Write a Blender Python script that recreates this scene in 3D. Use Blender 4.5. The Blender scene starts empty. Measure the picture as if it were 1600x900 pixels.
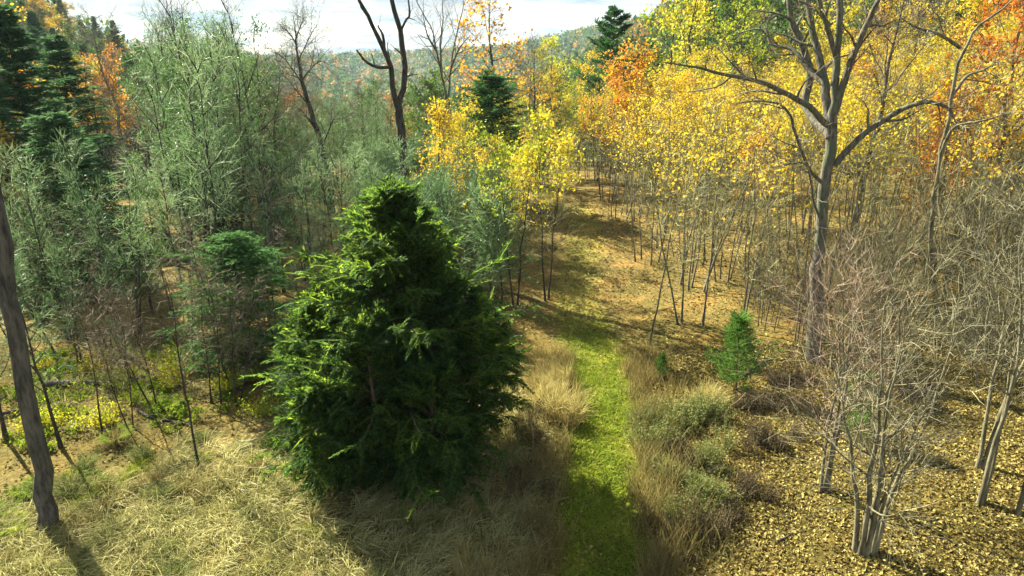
import bpy, math, time
import numpy as np
from mathutils import Vector

T0 = time.time()
scene = bpy.context.scene
col = scene.collection
rad = math.radians

# ------------------------------------------------------------------ camera
CAM_H, PITCH, F = 10.0, rad(18.7), 1066.0          # metres, down-tilt, focal length in photo pixels
cam_data = bpy.data.cameras.new('camera')
cam_data.sensor_width = 36.0
cam_data.lens = 36.0 * F / 1600.0
cam_data.clip_start, cam_data.clip_end = 0.1, 6000
cam = bpy.data.objects.new('camera', cam_data)
cam.location = (0, 0, CAM_H)
cam.rotation_euler = (math.pi / 2 - PITCH, 0, 0)
col.objects.link(cam)
scene.camera = cam

# ------------------------------------------------------------------ light
SUN_EL, SUN_AZ = rad(37), rad(-46)                 # azimuth from +Y towards +X
S = Vector((math.sin(SUN_AZ) * math.cos(SUN_EL), math.cos(SUN_AZ) * math.cos(SUN_EL), math.sin(SUN_EL)))
sun_data = bpy.data.lights.new('sun', 'SUN')
sun_data.energy, sun_data.angle, sun_data.color = 5.0, rad(0.55), (1.0, 0.94, 0.70)
sun = bpy.data.objects.new('sun', sun_data)
sun.rotation_euler = S.to_track_quat('Z', 'Y').to_euler()
sun.location = (-40, 40, 60)
col.objects.link(sun)

world = bpy.data.worlds.new('World')
scene.world = world
world.use_nodes = True
wn, wl = world.node_tree.nodes, world.node_tree.links
wn.clear()
sky = wn.new('ShaderNodeTexSky')
sky.sky_type = 'NISHITA'
sky.sun_disc = False
sky.sun_elevation, sky.sun_rotation = SUN_EL, SUN_AZ
sky.air_density, sky.dust_density, sky.ozone_density = 1.0, 0.25, 2.5
sky_bg = wn.new('ShaderNodeBackground')
sky_bg.inputs[1].default_value = 0.05
wl.new(sky.outputs[0], sky_bg.inputs[0])
# a broken deck of white cloud, seen in perspective (direction / height)
tc = wn.new('ShaderNodeTexCoord')
sep = wn.new('ShaderNodeSeparateXYZ')
wl.new(tc.outputs['Generated'], sep.inputs[0])
addz = wn.new('ShaderNodeMath'); addz.operation = 'ADD'; addz.inputs[1].default_value = 0.10
absz = wn.new('ShaderNodeMath'); absz.operation = 'ABSOLUTE'
wl.new(sep.outputs[2], absz.inputs[0]); wl.new(absz.outputs[0], addz.inputs[0])
vdiv = wn.new('ShaderNodeVectorMath'); vdiv.operation = 'DIVIDE'
cmb = wn.new('ShaderNodeCombineXYZ')
for i in range(3):
    wl.new(addz.outputs[0], cmb.inputs[i])
wl.new(tc.outputs['Generated'], vdiv.inputs[0]); wl.new(cmb.outputs[0], vdiv.inputs[1])
cn = wn.new('ShaderNodeTexNoise')
cn.inputs['Scale'].default_value, cn.inputs['Detail'].default_value = 0.62, 8
cn.inputs['Roughness'].default_value, cn.inputs['Distortion'].default_value = 0.62, 0.4
wl.new(vdiv.outputs[0], cn.inputs['Vector'])
cr = wn.new('ShaderNodeValToRGB')
cr.color_ramp.elements[0].position, cr.color_ramp.elements[1].position = 0.36, 0.52
wl.new(cn.outputs[0], cr.inputs[0])
cl_bg = wn.new('ShaderNodeBackground')
cn2 = wn.new('ShaderNodeTexNoise')
cn2.inputs['Scale'].default_value, cn2.inputs['Detail'].default_value, cn2.inputs['Roughness'].default_value = 1.6, 7, 0.6
wl.new(vdiv.outputs[0], cn2.inputs['Vector'])
ct = wn.new('ShaderNodeValToRGB')
ct.color_ramp.elements[0].position, ct.color_ramp.elements[1].position = 0.38, 0.56
ct.color_ramp.elements[0].color, ct.color_ramp.elements[1].color = (0.60, 0.76, 0.90, 1), (1.0, 1.0, 1.0, 1)
wl.new(cn2.outputs[0], ct.inputs[0]); wl.new(ct.outputs[0], cl_bg.inputs[0])
cl_bg.inputs[1].default_value = 0.195
wmix = wn.new('ShaderNodeMixShader')
wl.new(cr.outputs[0], wmix.inputs[0]); wl.new(sky_bg.outputs[0], wmix.inputs[1]); wl.new(cl_bg.outputs[0], wmix.inputs[2])
wout = wn.new('ShaderNodeOutputWorld')
wl.new(wmix.outputs[0], wout.inputs[0])

vs = scene.view_settings
vs.view_transform, vs.look, vs.exposure, vs.gamma = 'Standard', 'None', 2.2, 1.0
vs.use_curve_mapping = False
cy = scene.cycles
cy.max_bounces, cy.diffuse_bounces, cy.glossy_bounces, cy.transmission_bounces = 4, 2, 1, 2
cy.transparent_max_bounces, cy.volume_bounces = 4, 0
cy.sample_clamp_indirect = 4.0
cy.use_denoising = True
cy.caustics_reflective = cy.caustics_refractive = False

# ------------------------------------------------------------------ terrain
def sp(v, w): return w * np.logaddexp(0, v / w)
def sm(v): v = np.clip(v, 0, 1); return v * v * (3 - 2 * v)

def wave(x, y, s, k=0.0):
    return (np.sin(x / s + 1.3 + k) * np.cos(y / s * 1.1 + 0.7 * k) + 0.6 * np.sin(x / s * 2.3 - y / s * 1.7 + 2.1 + k)
            + 0.4 * np.cos(x / s * 3.1 + y / s * 4.3 + k)) / 2.0

def height(x, y):
    x = np.asarray(x, float); y = np.asarray(y, float)
    r = 0.16 * sp(x - 9, 3.0)
    r = 34 * np.tanh(r / 34) * sm((y + 20) / 30)
    lh = 40 * np.exp(-(((x + 150) / 75) ** 2 + ((y - 135) / 105) ** 2))
    drop = -0.10 * sp(-x - 9, 3) * sm((y + 5) / 30) * np.exp(-((x + 25) / 45) ** 2)
    xv = -0.24 * y
    val = -26 * sm((y - 45) / 190) * np.exp(-((x - xv) / (55 + 0.22 * np.abs(y))) ** 2)
    rr = 24 * sm((y - 80) / 140) * np.exp(-((x - 70 - 0.12 * y) / 72) ** 2) * (1 - sm((y - 420) / 300))
    far = sm((y - 520) / 620)
    ridge = far * (31 + 7 * wave(x, y, 170) + 4 * wave(x, y, 60, 2))
    roll = 3.5 * sm((y - 110) / 200) * wave(x, y, 48, 1)
    return r + lh + drop + val + rr + ridge + roll + 0.10 * wave(x, y, 2.6, 3) * sm((np.abs(x) + y) / 8)

CP, SP_ = math.cos(PITCH), math.sin(PITCH)
def ray(px, py):
    a, b = (px - 800) / F, (450 - py) / F
    return np.array([a, CP + b * SP_, -SP_ + b * CP])
def at(px, py, Y):
    """world point seen at photo pixel (px, py) at forward distance Y"""
    d = ray(px, py)
    return np.array([0, 0, CAM_H]) + d * (Y / d[1])
def ground(px, py):
    d = ray(px, py); t = 2.0
    while t < 400:
        p = np.array([0, 0, CAM_H]) + d * t
        if p[2] < float(height(p[0], p[1])): break
        t += 0.03
    return np.array([p[0], p[1], float(height(p[0], p[1]))])
def on(x, y): return np.array([x, y, float(height(x, y))])

# path centre line, forward distance -> x
PY = np.array([4, 11, 14, 18, 22, 25, 28, 32, 36, 42, 50])
PX = np.array([1.4, 1.75, 2.1, 2.7, 2.9, 2.75, 2.7, 3.3, 4.0, 4.4, 4.6])
def path_d(x, y): return np.abs(x - np.interp(y, PY, PX))

# ------------------------------------------------------------------ materials
def new_mat(name):
    m = bpy.data.materials.new(name); m.use_nodes = True
    n, l = m.node_tree.nodes, m.node_tree.links
    n.clear()
    out = n.new('ShaderNodeOutputMaterial')
    return m, n, l, out

def ramp(n, cols):
    r = n.new('ShaderNodeValToRGB')
    e = r.color_ramp.elements
    while len(e) < len(cols): e.new(0.5)
    for i, c in enumerate(cols):
        e[i].position = i / max(1, len(cols) - 1); e[i].color = (*c, 1)
    return r

def leaf_mat(name, cols, transl=0.45, rough=0.55, obj_var=0.35, clump=0.5, spec=0.15, tcol=None):
    """a leaf: colour varies leaf by leaf, clump by clump and plant by plant; light passes through"""
    m, n, l, out = new_mat(name)
    geo = n.new('ShaderNodeNewGeometry'); oi = n.new('ShaderNodeObjectInfo')
    nz = n.new('ShaderNodeTexNoise'); nz.inputs['Scale'].default_value = 0.9; nz.inputs['Detail'].default_value = 2
    l.new(geo.outputs['Position'], nz.inputs['Vector'])
    # factor = island*(1-clump-obj) + noise*clump + obj*obj_var
    a = n.new('ShaderNodeMath'); a.operation = 'MULTIPLY'; a.inputs[1].default_value = max(0.15, 1 - clump - obj_var * 0.5)
    l.new(geo.outputs['Random Per Island'], a.inputs[0])
    b = n.new('ShaderNodeMath'); b.operation = 'MULTIPLY_ADD'; b.inputs[1].default_value = clump
    l.new(nz.outputs[0], b.inputs[0]); l.new(a.outputs[0], b.inputs[2])
    c = n.new('ShaderNodeMath'); c.operation = 'MULTIPLY_ADD'; c.inputs[1].default_value = obj_var
    l.new(oi.outputs['Random'], c.inputs[0]); l.new(b.outputs[0], c.inputs[2])
    d = n.new('ShaderNodeMath'); d.operation = 'SUBTRACT'; d.inputs[1].default_value = obj_var * 0.25 + 0.02; d.use_clamp = True
    l.new(c.outputs[0], d.inputs[0])
    r = ramp(n, cols); l.new(d.outputs[0], r.inputs[0])
    p = n.new('ShaderNodeBsdfPrincipled')
    p.inputs['Roughness'].default_value = rough
    p.inputs['Specular IOR Level'].default_value = spec
    l.new(r.outputs[0], p.inputs['Base Color'])
    t = n.new('ShaderNodeBsdfTranslucent')
    if tcol:
        mx = n.new('ShaderNodeMix'); mx.data_type = 'RGBA'; mx.blend_type = 'MULTIPLY'; mx.inputs[0].default_value = 1
        l.new(r.outputs[0], mx.inputs[6]); mx.inputs[7].default_value = (*tcol, 1)
        l.new(mx.outputs[2], t.inputs[0])
    else:
        l.new(r.outputs[0], t.inputs[0])
    ms = n.new('ShaderNodeMixShader'); ms.inputs[0].default_value = transl
    l.new(p.outputs[0], ms.inputs[1]); l.new(t.outputs[0], ms.inputs[2]); l.new(ms.outputs[0], out.inputs[0])
    return m

def bark_mat(name, c1, c2, scale=9.0, bump=0.6, moss=None):
    m, n, l, out = new_mat(name)
    tcn = n.new('ShaderNodeTexCoord')
    mp = n.new('ShaderNodeMapping'); mp.inputs['Scale'].default_value = (1, 1, 0.22)
    l.new(tcn.outputs['Object'], mp.inputs[0])
    nz = n.new('ShaderNodeTexNoise'); nz.inputs['Scale'].default_value = scale; nz.inputs['Detail'].default_value = 6
    nz.inputs['Roughness'].default_value = 0.7
    l.new(mp.outputs[0], nz.inputs['Vector'])
    r = ramp(n, [c1, c1, c2, c2]); l.new(nz.outputs[0], r.inputs[0])
    r.color_ramp.elements[1].position, r.color_ramp.elements[2].position = 0.38, 0.62
    src = r.outputs[0]
    nz2 = n.new('ShaderNodeTexNoise'); nz2.inputs['Scale'].default_value = 1.1; nz2.inputs['Detail'].default_value = 5
    l.new(tcn.outputs['Object'], nz2.inputs['Vector'])
    if moss:
        rr = n.new('ShaderNodeMapRange'); rr.inputs[1].default_value, rr.inputs[2].default_value = 0.48, 0.62
        l.new(nz2.outputs[0], rr.inputs[0])
        mx = n.new('ShaderNodeMix'); mx.data_type = 'RGBA'
        l.new(rr.outputs[0], mx.inputs[0]); l.new(src, mx.inputs[6]); mx.inputs[7].default_value = (*moss, 1)
        src = mx.outputs[2]
    p = n.new('ShaderNodeBsdfPrincipled'); p.inputs['Roughness'].default_value = 0.9
    p.inputs['Specular IOR Level'].default_value = 0.15
    l.new(src, p.inputs['Base Color'])
    bp = n.new('ShaderNodeBump'); bp.inputs['Strength'].default_value = bump; bp.inputs['Distance'].default_value = 0.03
    l.new(nz.outputs[0], bp.inputs['Height']); l.new(bp.outputs[0], p.inputs['Normal'])
    l.new(p.outputs[0], out.inputs[0])
    return m

def twig_mat(name, cols, rough=0.8, transl=0.0):
    m, n, l, out = new_mat(name)
    geo = n.new('ShaderNodeNewGeometry'); oi = n.new('ShaderNodeObjectInfo')
    a = n.new('ShaderNodeMath'); a.operation = 'MULTIPLY_ADD'; a.inputs[1].default_value = 0.65
    b = n.new('ShaderNodeMath'); b.operation = 'MULTIPLY'; b.inputs[1].default_value = 0.35
    l.new(oi.outputs['Random'], b.inputs[0]); l.new(geo.outputs['Random Per Island'], a.inputs[0]); l.new(b.outputs[0], a.inputs[2])
    r = ramp(n, cols); l.new(a.outputs[0], r.inputs[0])
    p = n.new('ShaderNodeBsdfPrincipled'); p.inputs['Roughness'].default_value = rough
    p.inputs['Specular IOR Level'].default_value = 0.3
    l.new(r.outputs[0], p.inputs['Base Color'])
    if transl > 0:
        t = n.new('ShaderNodeBsdfTranslucent'); l.new(r.outputs[0], t.inputs[0])
        ms = n.new('ShaderNodeMixShader'); ms.inputs[0].default_value = transl
        l.new(p.outputs[0], ms.inputs[1]); l.new(t.outputs[0], ms.inputs[2]); l.new(ms.outputs[0], out.inputs[0])
    else:
        l.new(p.outputs[0], out.inputs[0])
    return m

M = {}
M['bark_dark'] = bark_mat('bark_dark', (0.035, 0.032, 0.030), (0.12, 0.11, 0.10))
M['bark_grey'] = bark_mat('bark_grey', (0.06, 0.052, 0.04), (0.20, 0.18, 0.14), moss=(0.12, 0.13, 0.075))
M['bark_oak'] = bark_mat('bark_oak', (0.05, 0.045, 0.037), (0.21, 0.195, 0.16), 16, 1.0, moss=(0.10, 0.115, 0.075))
M['bark_pale'] = bark_mat('bark_pale', (0.07, 0.066, 0.042), (0.23, 0.21, 0.14), 7, 0.5)
M['bark_brown'] = bark_mat('bark_brown', (0.07, 0.05, 0.032), (0.20, 0.15, 0.10))
M['bark_black'] = bark_mat('bark_black', (0.025, 0.022, 0.02), (0.075, 0.065, 0.055))
M['twig_sage'] = twig_mat('twig_sage', [(0.025, 0.048, 0.02), (0.085, 0.155, 0.06), (0.19, 0.29, 0.125), (0.44, 0.53, 0.31)], 0.55, 0.3)
M['twig_olive'] = twig_mat('twig_olive', [(0.075, 0.08, 0.03), (0.22, 0.22, 0.09), (0.50, 0.47, 0.24)], 0.7)
M['twig_brush'] = twig_mat('twig_brush', [(0.045, 0.042, 0.022), (0.13, 0.12, 0.06), (0.36, 0.33, 0.18)])
M['twig_brown'] = twig_mat('twig_brown', [(0.06, 0.045, 0.03), (0.16, 0.12, 0.08), (0.30, 0.24, 0.17)])
M['twig_pale'] = twig_mat('twig_pale', [(0.06, 0.055, 0.032), (0.16, 0.15, 0.09), (0.35, 0.32, 0.21)])
M['twig_pink'] = twig_mat('twig_pink', [(0.13, 0.075, 0.055), (0.27, 0.18, 0.13), (0.46, 0.36, 0.27)])
M['needle_hero'] = leaf_mat('needle_hero', [(0.008, 0.028, 0.016), (0.017, 0.048, 0.019), (0.048, 0.098, 0.024), (0.11, 0.175, 0.034)], 0.52, 0.7, 0.0, 0.4, spec=0.06, tcol=(5.0, 3.7, 1.6))
M['needle_dark'] = leaf_mat('needle_dark', [(0.022, 0.07, 0.024), (0.05, 0.13, 0.036), (0.10, 0.20, 0.05)], 0.35, 0.8, 0.3, 0.45, spec=0.03)
M['needle_sage'] = leaf_mat('needle_sage', [(0.04, 0.11, 0.045), (0.08, 0.17, 0.06), (0.15, 0.25, 0.09)], 0.35, 0.8, 0.4, 0.4, spec=0.03)
M['needle_bright'] = leaf_mat('needle_bright', [(0.04, 0.10, 0.02), (0.08, 0.18, 0.03), (0.15, 0.26, 0.05)], 0.35, 0.7, 0.2, 0.4, spec=0.05)
M['leaf_sage'] = leaf_mat('leaf_sage', [(0.045, 0.11, 0.045), (0.10, 0.20, 0.075), (0.24, 0.34, 0.14)], 0.45, 0.5, 0.4, 0.35)
M['leaf_green'] = leaf_mat('leaf_green', [(0.035, 0.09, 0.02), (0.07, 0.15, 0.028), (0.14, 0.22, 0.035)], 0.45, 0.5, 0.6, 0.35)
M['leaf_lime'] = leaf_mat('leaf_lime', [(0.18, 0.26, 0.02), (0.36, 0.42, 0.03), (0.56, 0.50, 0.03), (0.60, 0.36, 0.03)], 0.42, 0.6, 0.6, 0.4)
M['leaf_gold'] = leaf_mat('leaf_gold', [(0.36, 0.38, 0.03), (0.58, 0.46, 0.03), (0.66, 0.45, 0.025), (0.60, 0.28, 0.02)], 0.5, 0.6, 0.4, 0.4)
M['leaf_orange'] = leaf_mat('leaf_orange', [(0.62, 0.42, 0.04), (0.60, 0.30, 0.025), (0.52, 0.20, 0.02), (0.36, 0.11, 0.018)], 0.5, 0.5, 0.4, 0.5)
M['leaf_rust'] = leaf_mat('leaf_rust', [(0.60, 0.36, 0.04), (0.54, 0.22, 0.025), (0.46, 0.11, 0.02), (0.24, 0.055, 0.02)], 0.45, 0.5, 0.4, 0.5)
M['leaf_mixed'] = leaf_mat('leaf_mixed', [(0.05, 0.11, 0.025), (0.16, 0.22, 0.03), (0.48, 0.36, 0.03), (0.48, 0.20, 0.02)], 0.45, 0.5, 1.0, 0.25)
M['grass_straw'] = leaf_mat('grass_straw', [(0.09, 0.12, 0.03), (0.28, 0.27, 0.09), (0.54, 0.50, 0.24), (0.76, 0.70, 0.42)], 0.35, 0.5, 0.0, 0.5)
M['grass_green'] = leaf_mat('grass_green', [(0.07, 0.10, 0.015), (0.16, 0.23, 0.025), (0.34, 0.39, 0.04), (0.54, 0.50, 0.14)], 0.4, 0.6, 0.0, 0.55)
M['grass_brown'] = leaf_mat('grass_brown', [(0.06, 0.065, 0.02), (0.17, 0.13, 0.05), (0.30, 0.25, 0.09), (0.44, 0.37, 0.17)], 0.35, 0.6, 0.0, 0.4)
M['grass_tawny'] = leaf_mat('grass_tawny', [(0.24, 0.21, 0.06), (0.44, 0.37, 0.14), (0.60, 0.52, 0.26)], 0.4, 0.5, 0.1, 0.4)
M['weed_green'] = leaf_mat('weed_green', [(0.07, 0.10, 0.03), (0.17, 0.20, 0.06), (0.32, 0.33, 0.13)], 0.4, 0.6, 0.3, 0.4)
M['weed_dark'] = leaf_mat('weed_dark', [(0.035, 0.03, 0.018), (0.09, 0.07, 0.035), (0.17, 0.14, 0.07)], 0.3, 0.7, 0.3, 0.4)
M['litter'] = leaf_mat('litter', [(0.08, 0.055, 0.022), (0.17, 0.125, 0.042), (0.34, 0.28, 0.085), (0.58, 0.51, 0.21)], 0.25, 0.7, 0.0, 0.35, spec=0.08)
M['fern'] = leaf_mat('fern', [(0.07, 0.14, 0.015), (0.17, 0.26, 0.02), (0.40, 0.40, 0.04)], 0.5, 0.7, 0.5, 0.2, spec=0.03)

# ------------------------------------------------------------------ mesh tools
class MB:
    """collects quads; build() turns them into one mesh"""
    def __init__(s): s.v, s.f, s.m, s.n = [], [], [], 0
    def add(s, v, f, mi=0):
        v = np.asarray(v, np.float32).reshape(-1, 3); f = np.asarray(f, np.int32).reshape(-1, 4)
        s.v.append(v); s.f.append(f + s.n); s.m.append(np.full(len(f), mi, np.int32)); s.n += len(v)
    def build(s, name, mats, smooth=True):
        v = np.concatenate(s.v); f = np.concatenate(s.f); m = np.concatenate(s.m)
        me = bpy.data.meshes.new(name)
        me.vertices.add(len(v)); me.vertices.foreach_set('co', v.ravel())
        me.loops.add(f.size); me.loops.foreach_set('vertex_index', f.ravel())
        me.polygons.add(len(f)); me.polygons.foreach_set('loop_start', np.arange(len(f), dtype=np.int32) * 4)
        me.polygons.foreach_set('material_index', m)
        me.polygons.foreach_set('use_smooth', np.full(len(f), smooth))
        for k in mats: me.materials.append(M[k] if isinstance(k, str) else k)
        me.update(calc_edges=True)
        return me

def norm(v): return v / np.maximum(np.linalg.norm(v, axis=-1, keepdims=True), 1e-9)
def perp(d):
    ref = np.where(np.abs(d[..., 2:3]) > 0.9, np.array([1., 0, 0]), np.array([0, 0, 1.]))
    u = norm(np.cross(d, ref)); return u, np.cross(d, u)
def tang(P): return norm(np.gradient(P, axis=1))

def tubes(mb, P, R, sides=5, mi=0):
    P = np.asarray(P, float); R = np.asarray(R, float); N, K, _ = P.shape
    T = tang(P)
    u0, _ = perp(norm(P[:, -1] - P[:, 0]))
    U = norm(u0[:, None, :] - T * np.sum(u0[:, None, :] * T, -1, keepdims=True)); V = np.cross(T, U)
    a = np.arange(sides) / sides * 2 * np.pi
    ring = P[:, :, None, :] + R[:, :, None, None] * (np.cos(a)[:, None] * U[:, :, None, :] + np.sin(a)[:, None] * V[:, :, None, :])
    i = np.arange(N)[:, None, None] * K * sides + np.arange(K - 1)[None, :, None] * sides
    j = np.arange(sides); j2 = (j + 1) % sides
    f = np.stack([i + j, i + j2, i + sides + j2, i + sides + j], -1)
    mb.add(ring, f, mi)

def ribbons(mb, P, W, rng, mi=0, nrm=None):
    P = np.asarray(P, float); N, K, _ = P.shape
    T = tang(P)
    s = norm(np.cross(T, (rng.normal(size=(N, 1, 3)) if nrm is None else nrm)))
    W = np.broadcast_to(np.asarray(W, float), (N, K))[..., None] * 0.5
    v = np.stack([P - s * W, P + s * W], 2)
    i = np.arange(N)[:, None] * K * 2 + np.arange(K - 1)[None] * 2
    mb.add(v, np.stack([i, i + 1, i + 3, i + 2], -1), mi)

def leaves(mb, C, D, NRM, L, W, mi=0, fold=0.18):
    """pointed leaf: base at C, pointing along D, facing NRM"""
    N = len(C); L = np.broadcast_to(L, (N,))[:, None]; W = np.broadcast_to(W, (N,))[:, None]
    s = norm(np.cross(D, NRM)); up = np.cross(s, D)
    mid = C + D * L * 0.45 + up * L * fold
    v = np.stack([C, mid - s * W * 0.5, C + D * L, mid + s * W * 0.5], 1)
    mb.add(v, np.arange(N * 4).reshape(N, 4), mi)

def rand_dir(rng, n): return norm(rng.normal(size=(n, 3)))

def sample(P, idx, t):
    K = P.shape[1]; f = np.clip(t, 0, 0.9999) * (K - 1); i = f.astype(int); w = (f - i)[:, None]
    a, b = P[idx, i], P[idx, i + 1]
    return a * (1 - w) + b * w, norm(b - a)

def grow(rng, P, R, n, t0, t1, ang, length, K=4, trop=0.0, wob=0.1, rr=0.5, tip=0.25, flat=0.0, angj=0.2, wind=None):
    """n side shoots on each of the N parents; returns their centre lines and radii"""
    N = P.shape[0]
    idx = np.repeat(np.arange(N), n); k = np.tile(np.arange(n), N); c = len(idx)
    t = t0 + (t1 - t0) * (k + rng.random(c)) / n
    pos, tan = sample(P, idx, t)
    Kp = R.shape[1]; f = np.clip(t, 0, .9999) * (Kp - 1); i = f.astype(int)
    r = R[idx, i] * (1 - (f - i)) + R[idx, i + 1] * (f - i)
    u, v = perp(tan)
    if flat > 0:   # side shoots in the parent's own spray plane
        phi = np.where(k % 2 == 0, 0.0, np.pi) + rng.normal(size=c) * (1 - flat) * 1.2
    else:
        phi = k * 2.399 + rng.random(c) * 1.2 + rng.random(N)[idx] * 6.28
    a = (ang(t) if callable(ang) else ang) * (1 + rng.normal(size=c) * angj)
    d = np.cos(a)[:, None] * tan + np.sin(a)[:, None] * (np.cos(phi)[:, None] * u + np.sin(phi)[:, None] * v)
    plen = np.linalg.norm(np.diff(P, axis=1), axis=-1).sum(1)
    L = (length(t, plen[idx]) if callable(length) else np.full(c, length)) * (0.7 + 0.6 * rng.random(c))
    pts = [pos]; st = (L / (K - 1))[:, None]
    for q in range(K - 1):
        pts.append(pts[-1] + d * st)
        d = d + rng.normal(size=(c, 3)) * wob; d[:, 2] += trop
        if wind is not None: d = d + wind
        d = norm(d)
    r0 = np.minimum(r * rr, r)
    RR = r0[:, None] * np.linspace(1, tip, K)[None]
    return np.stack(pts, 1), RR

def stem(rng, base, top, r0, r1, K=9, wob=0.05, bend=(0, 0, 0)):
    base, top = np.array(base, float), np.array(top, float)
    s = np.linspace(0, 1, K)[:, None]
    P = base + (top - base) * s + np.array(bend) * np.sin(s * np.pi)
    L = np.linalg.norm(top - base)
    P += np.cumsum(rng.normal(size=(K, 3)) * np.array([1, 1, 0.2]), 0) * wob * L / K * np.minimum(1, s * 2)
    R = r0 + (r1 - r0) * np.linspace(0, 1, K) ** 0.85
    R[0] *= 1.35
    return P[None], R[None]

def smooth_line(pts, rads, K):
    """Catmull-Rom through the given points"""
    p = np.array(pts, float); n = len(p)
    pp = np.vstack([2 * p[0] - p[1], p, 2 * p[-1] - p[-2]])
    t = np.linspace(0, n - 1 - 1e-6, K); i = t.astype(int); w = (t - i)[:, None]
    a, b, c, d = pp[i], pp[i + 1], pp[i + 2], pp[i + 3]
    out = 0.5 * (2 * b + (c - a) * w + (2 * a - 5 * b + 4 * c - d) * w ** 2 + (-a + 3 * b - 3 * c + d) * w ** 3)
    return out[None], np.interp(t, np.arange(n), rads)[None]

def leaf_cloud(mb, rng, P, per, L, W, mi, spread=0.15, t0=0.2, droop=0.3):
    N = P.shape[0]
    idx = np.repeat(np.arange(N), per)
    pos, tan = sample(P, idx, t0 + (1 - t0) * rng.random(len(idx)))
    c = pos + rng.normal(size=pos.shape) * spread
    d = norm(tan * 0.4 + rand_dir(rng, len(idx)) + np.array([0, 0, -droop]))
    sz = 0.4 + 1.25 * rng.random(len(idx))
    leaves(mb, c, d, rand_dir(rng, len(idx)), L * sz, W * sz * (0.8 + 0.4 * rng.random(len(idx))), mi)

# ------------------------------------------------------------------ things
def tag(o, label=None, cat=None, group=None, kind=None):
    if label: o['label'] = label
    if cat: o['category'] = cat
    if group: o['group'] = group
    if kind: o['kind'] = kind
    return o

def place(proto, name, label, cat, loc, rotz=0.0, scale=1.0, group=None, tilt=(0, 0)):
    """a thing: an Empty at its base that parents its parts; repeats share mesh data"""
    root = bpy.data.objects.new(name, None)
    root.empty_display_size = 0.2
    root.location = loc; root.rotation_euler = (tilt[0], tilt[1], rotz)
    root.scale = (scale,) * 3 if np.isscalar(scale) else scale
    col.objects.link(root)
    tag(root, label, cat, group)
    made = {}
    for part in proto:
        o = bpy.data.objects.new(part[0], part[1])
        o.parent = made[part[2]] if len(part) > 2 else root
        col.objects.link(o); made.setdefault(part[0], o)
        if part[0] in ('stems', 'foliage', 'fronds'): o['kind'] = 'stuff'
    return root

def single(name, me, label=None, cat=None, group=None, kind=None, loc=(0, 0, 0)):
    o = bpy.data.objects.new(name, me); o.location = loc; col.objects.link(o)
    return tag(o, label, cat, group, kind)

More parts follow.
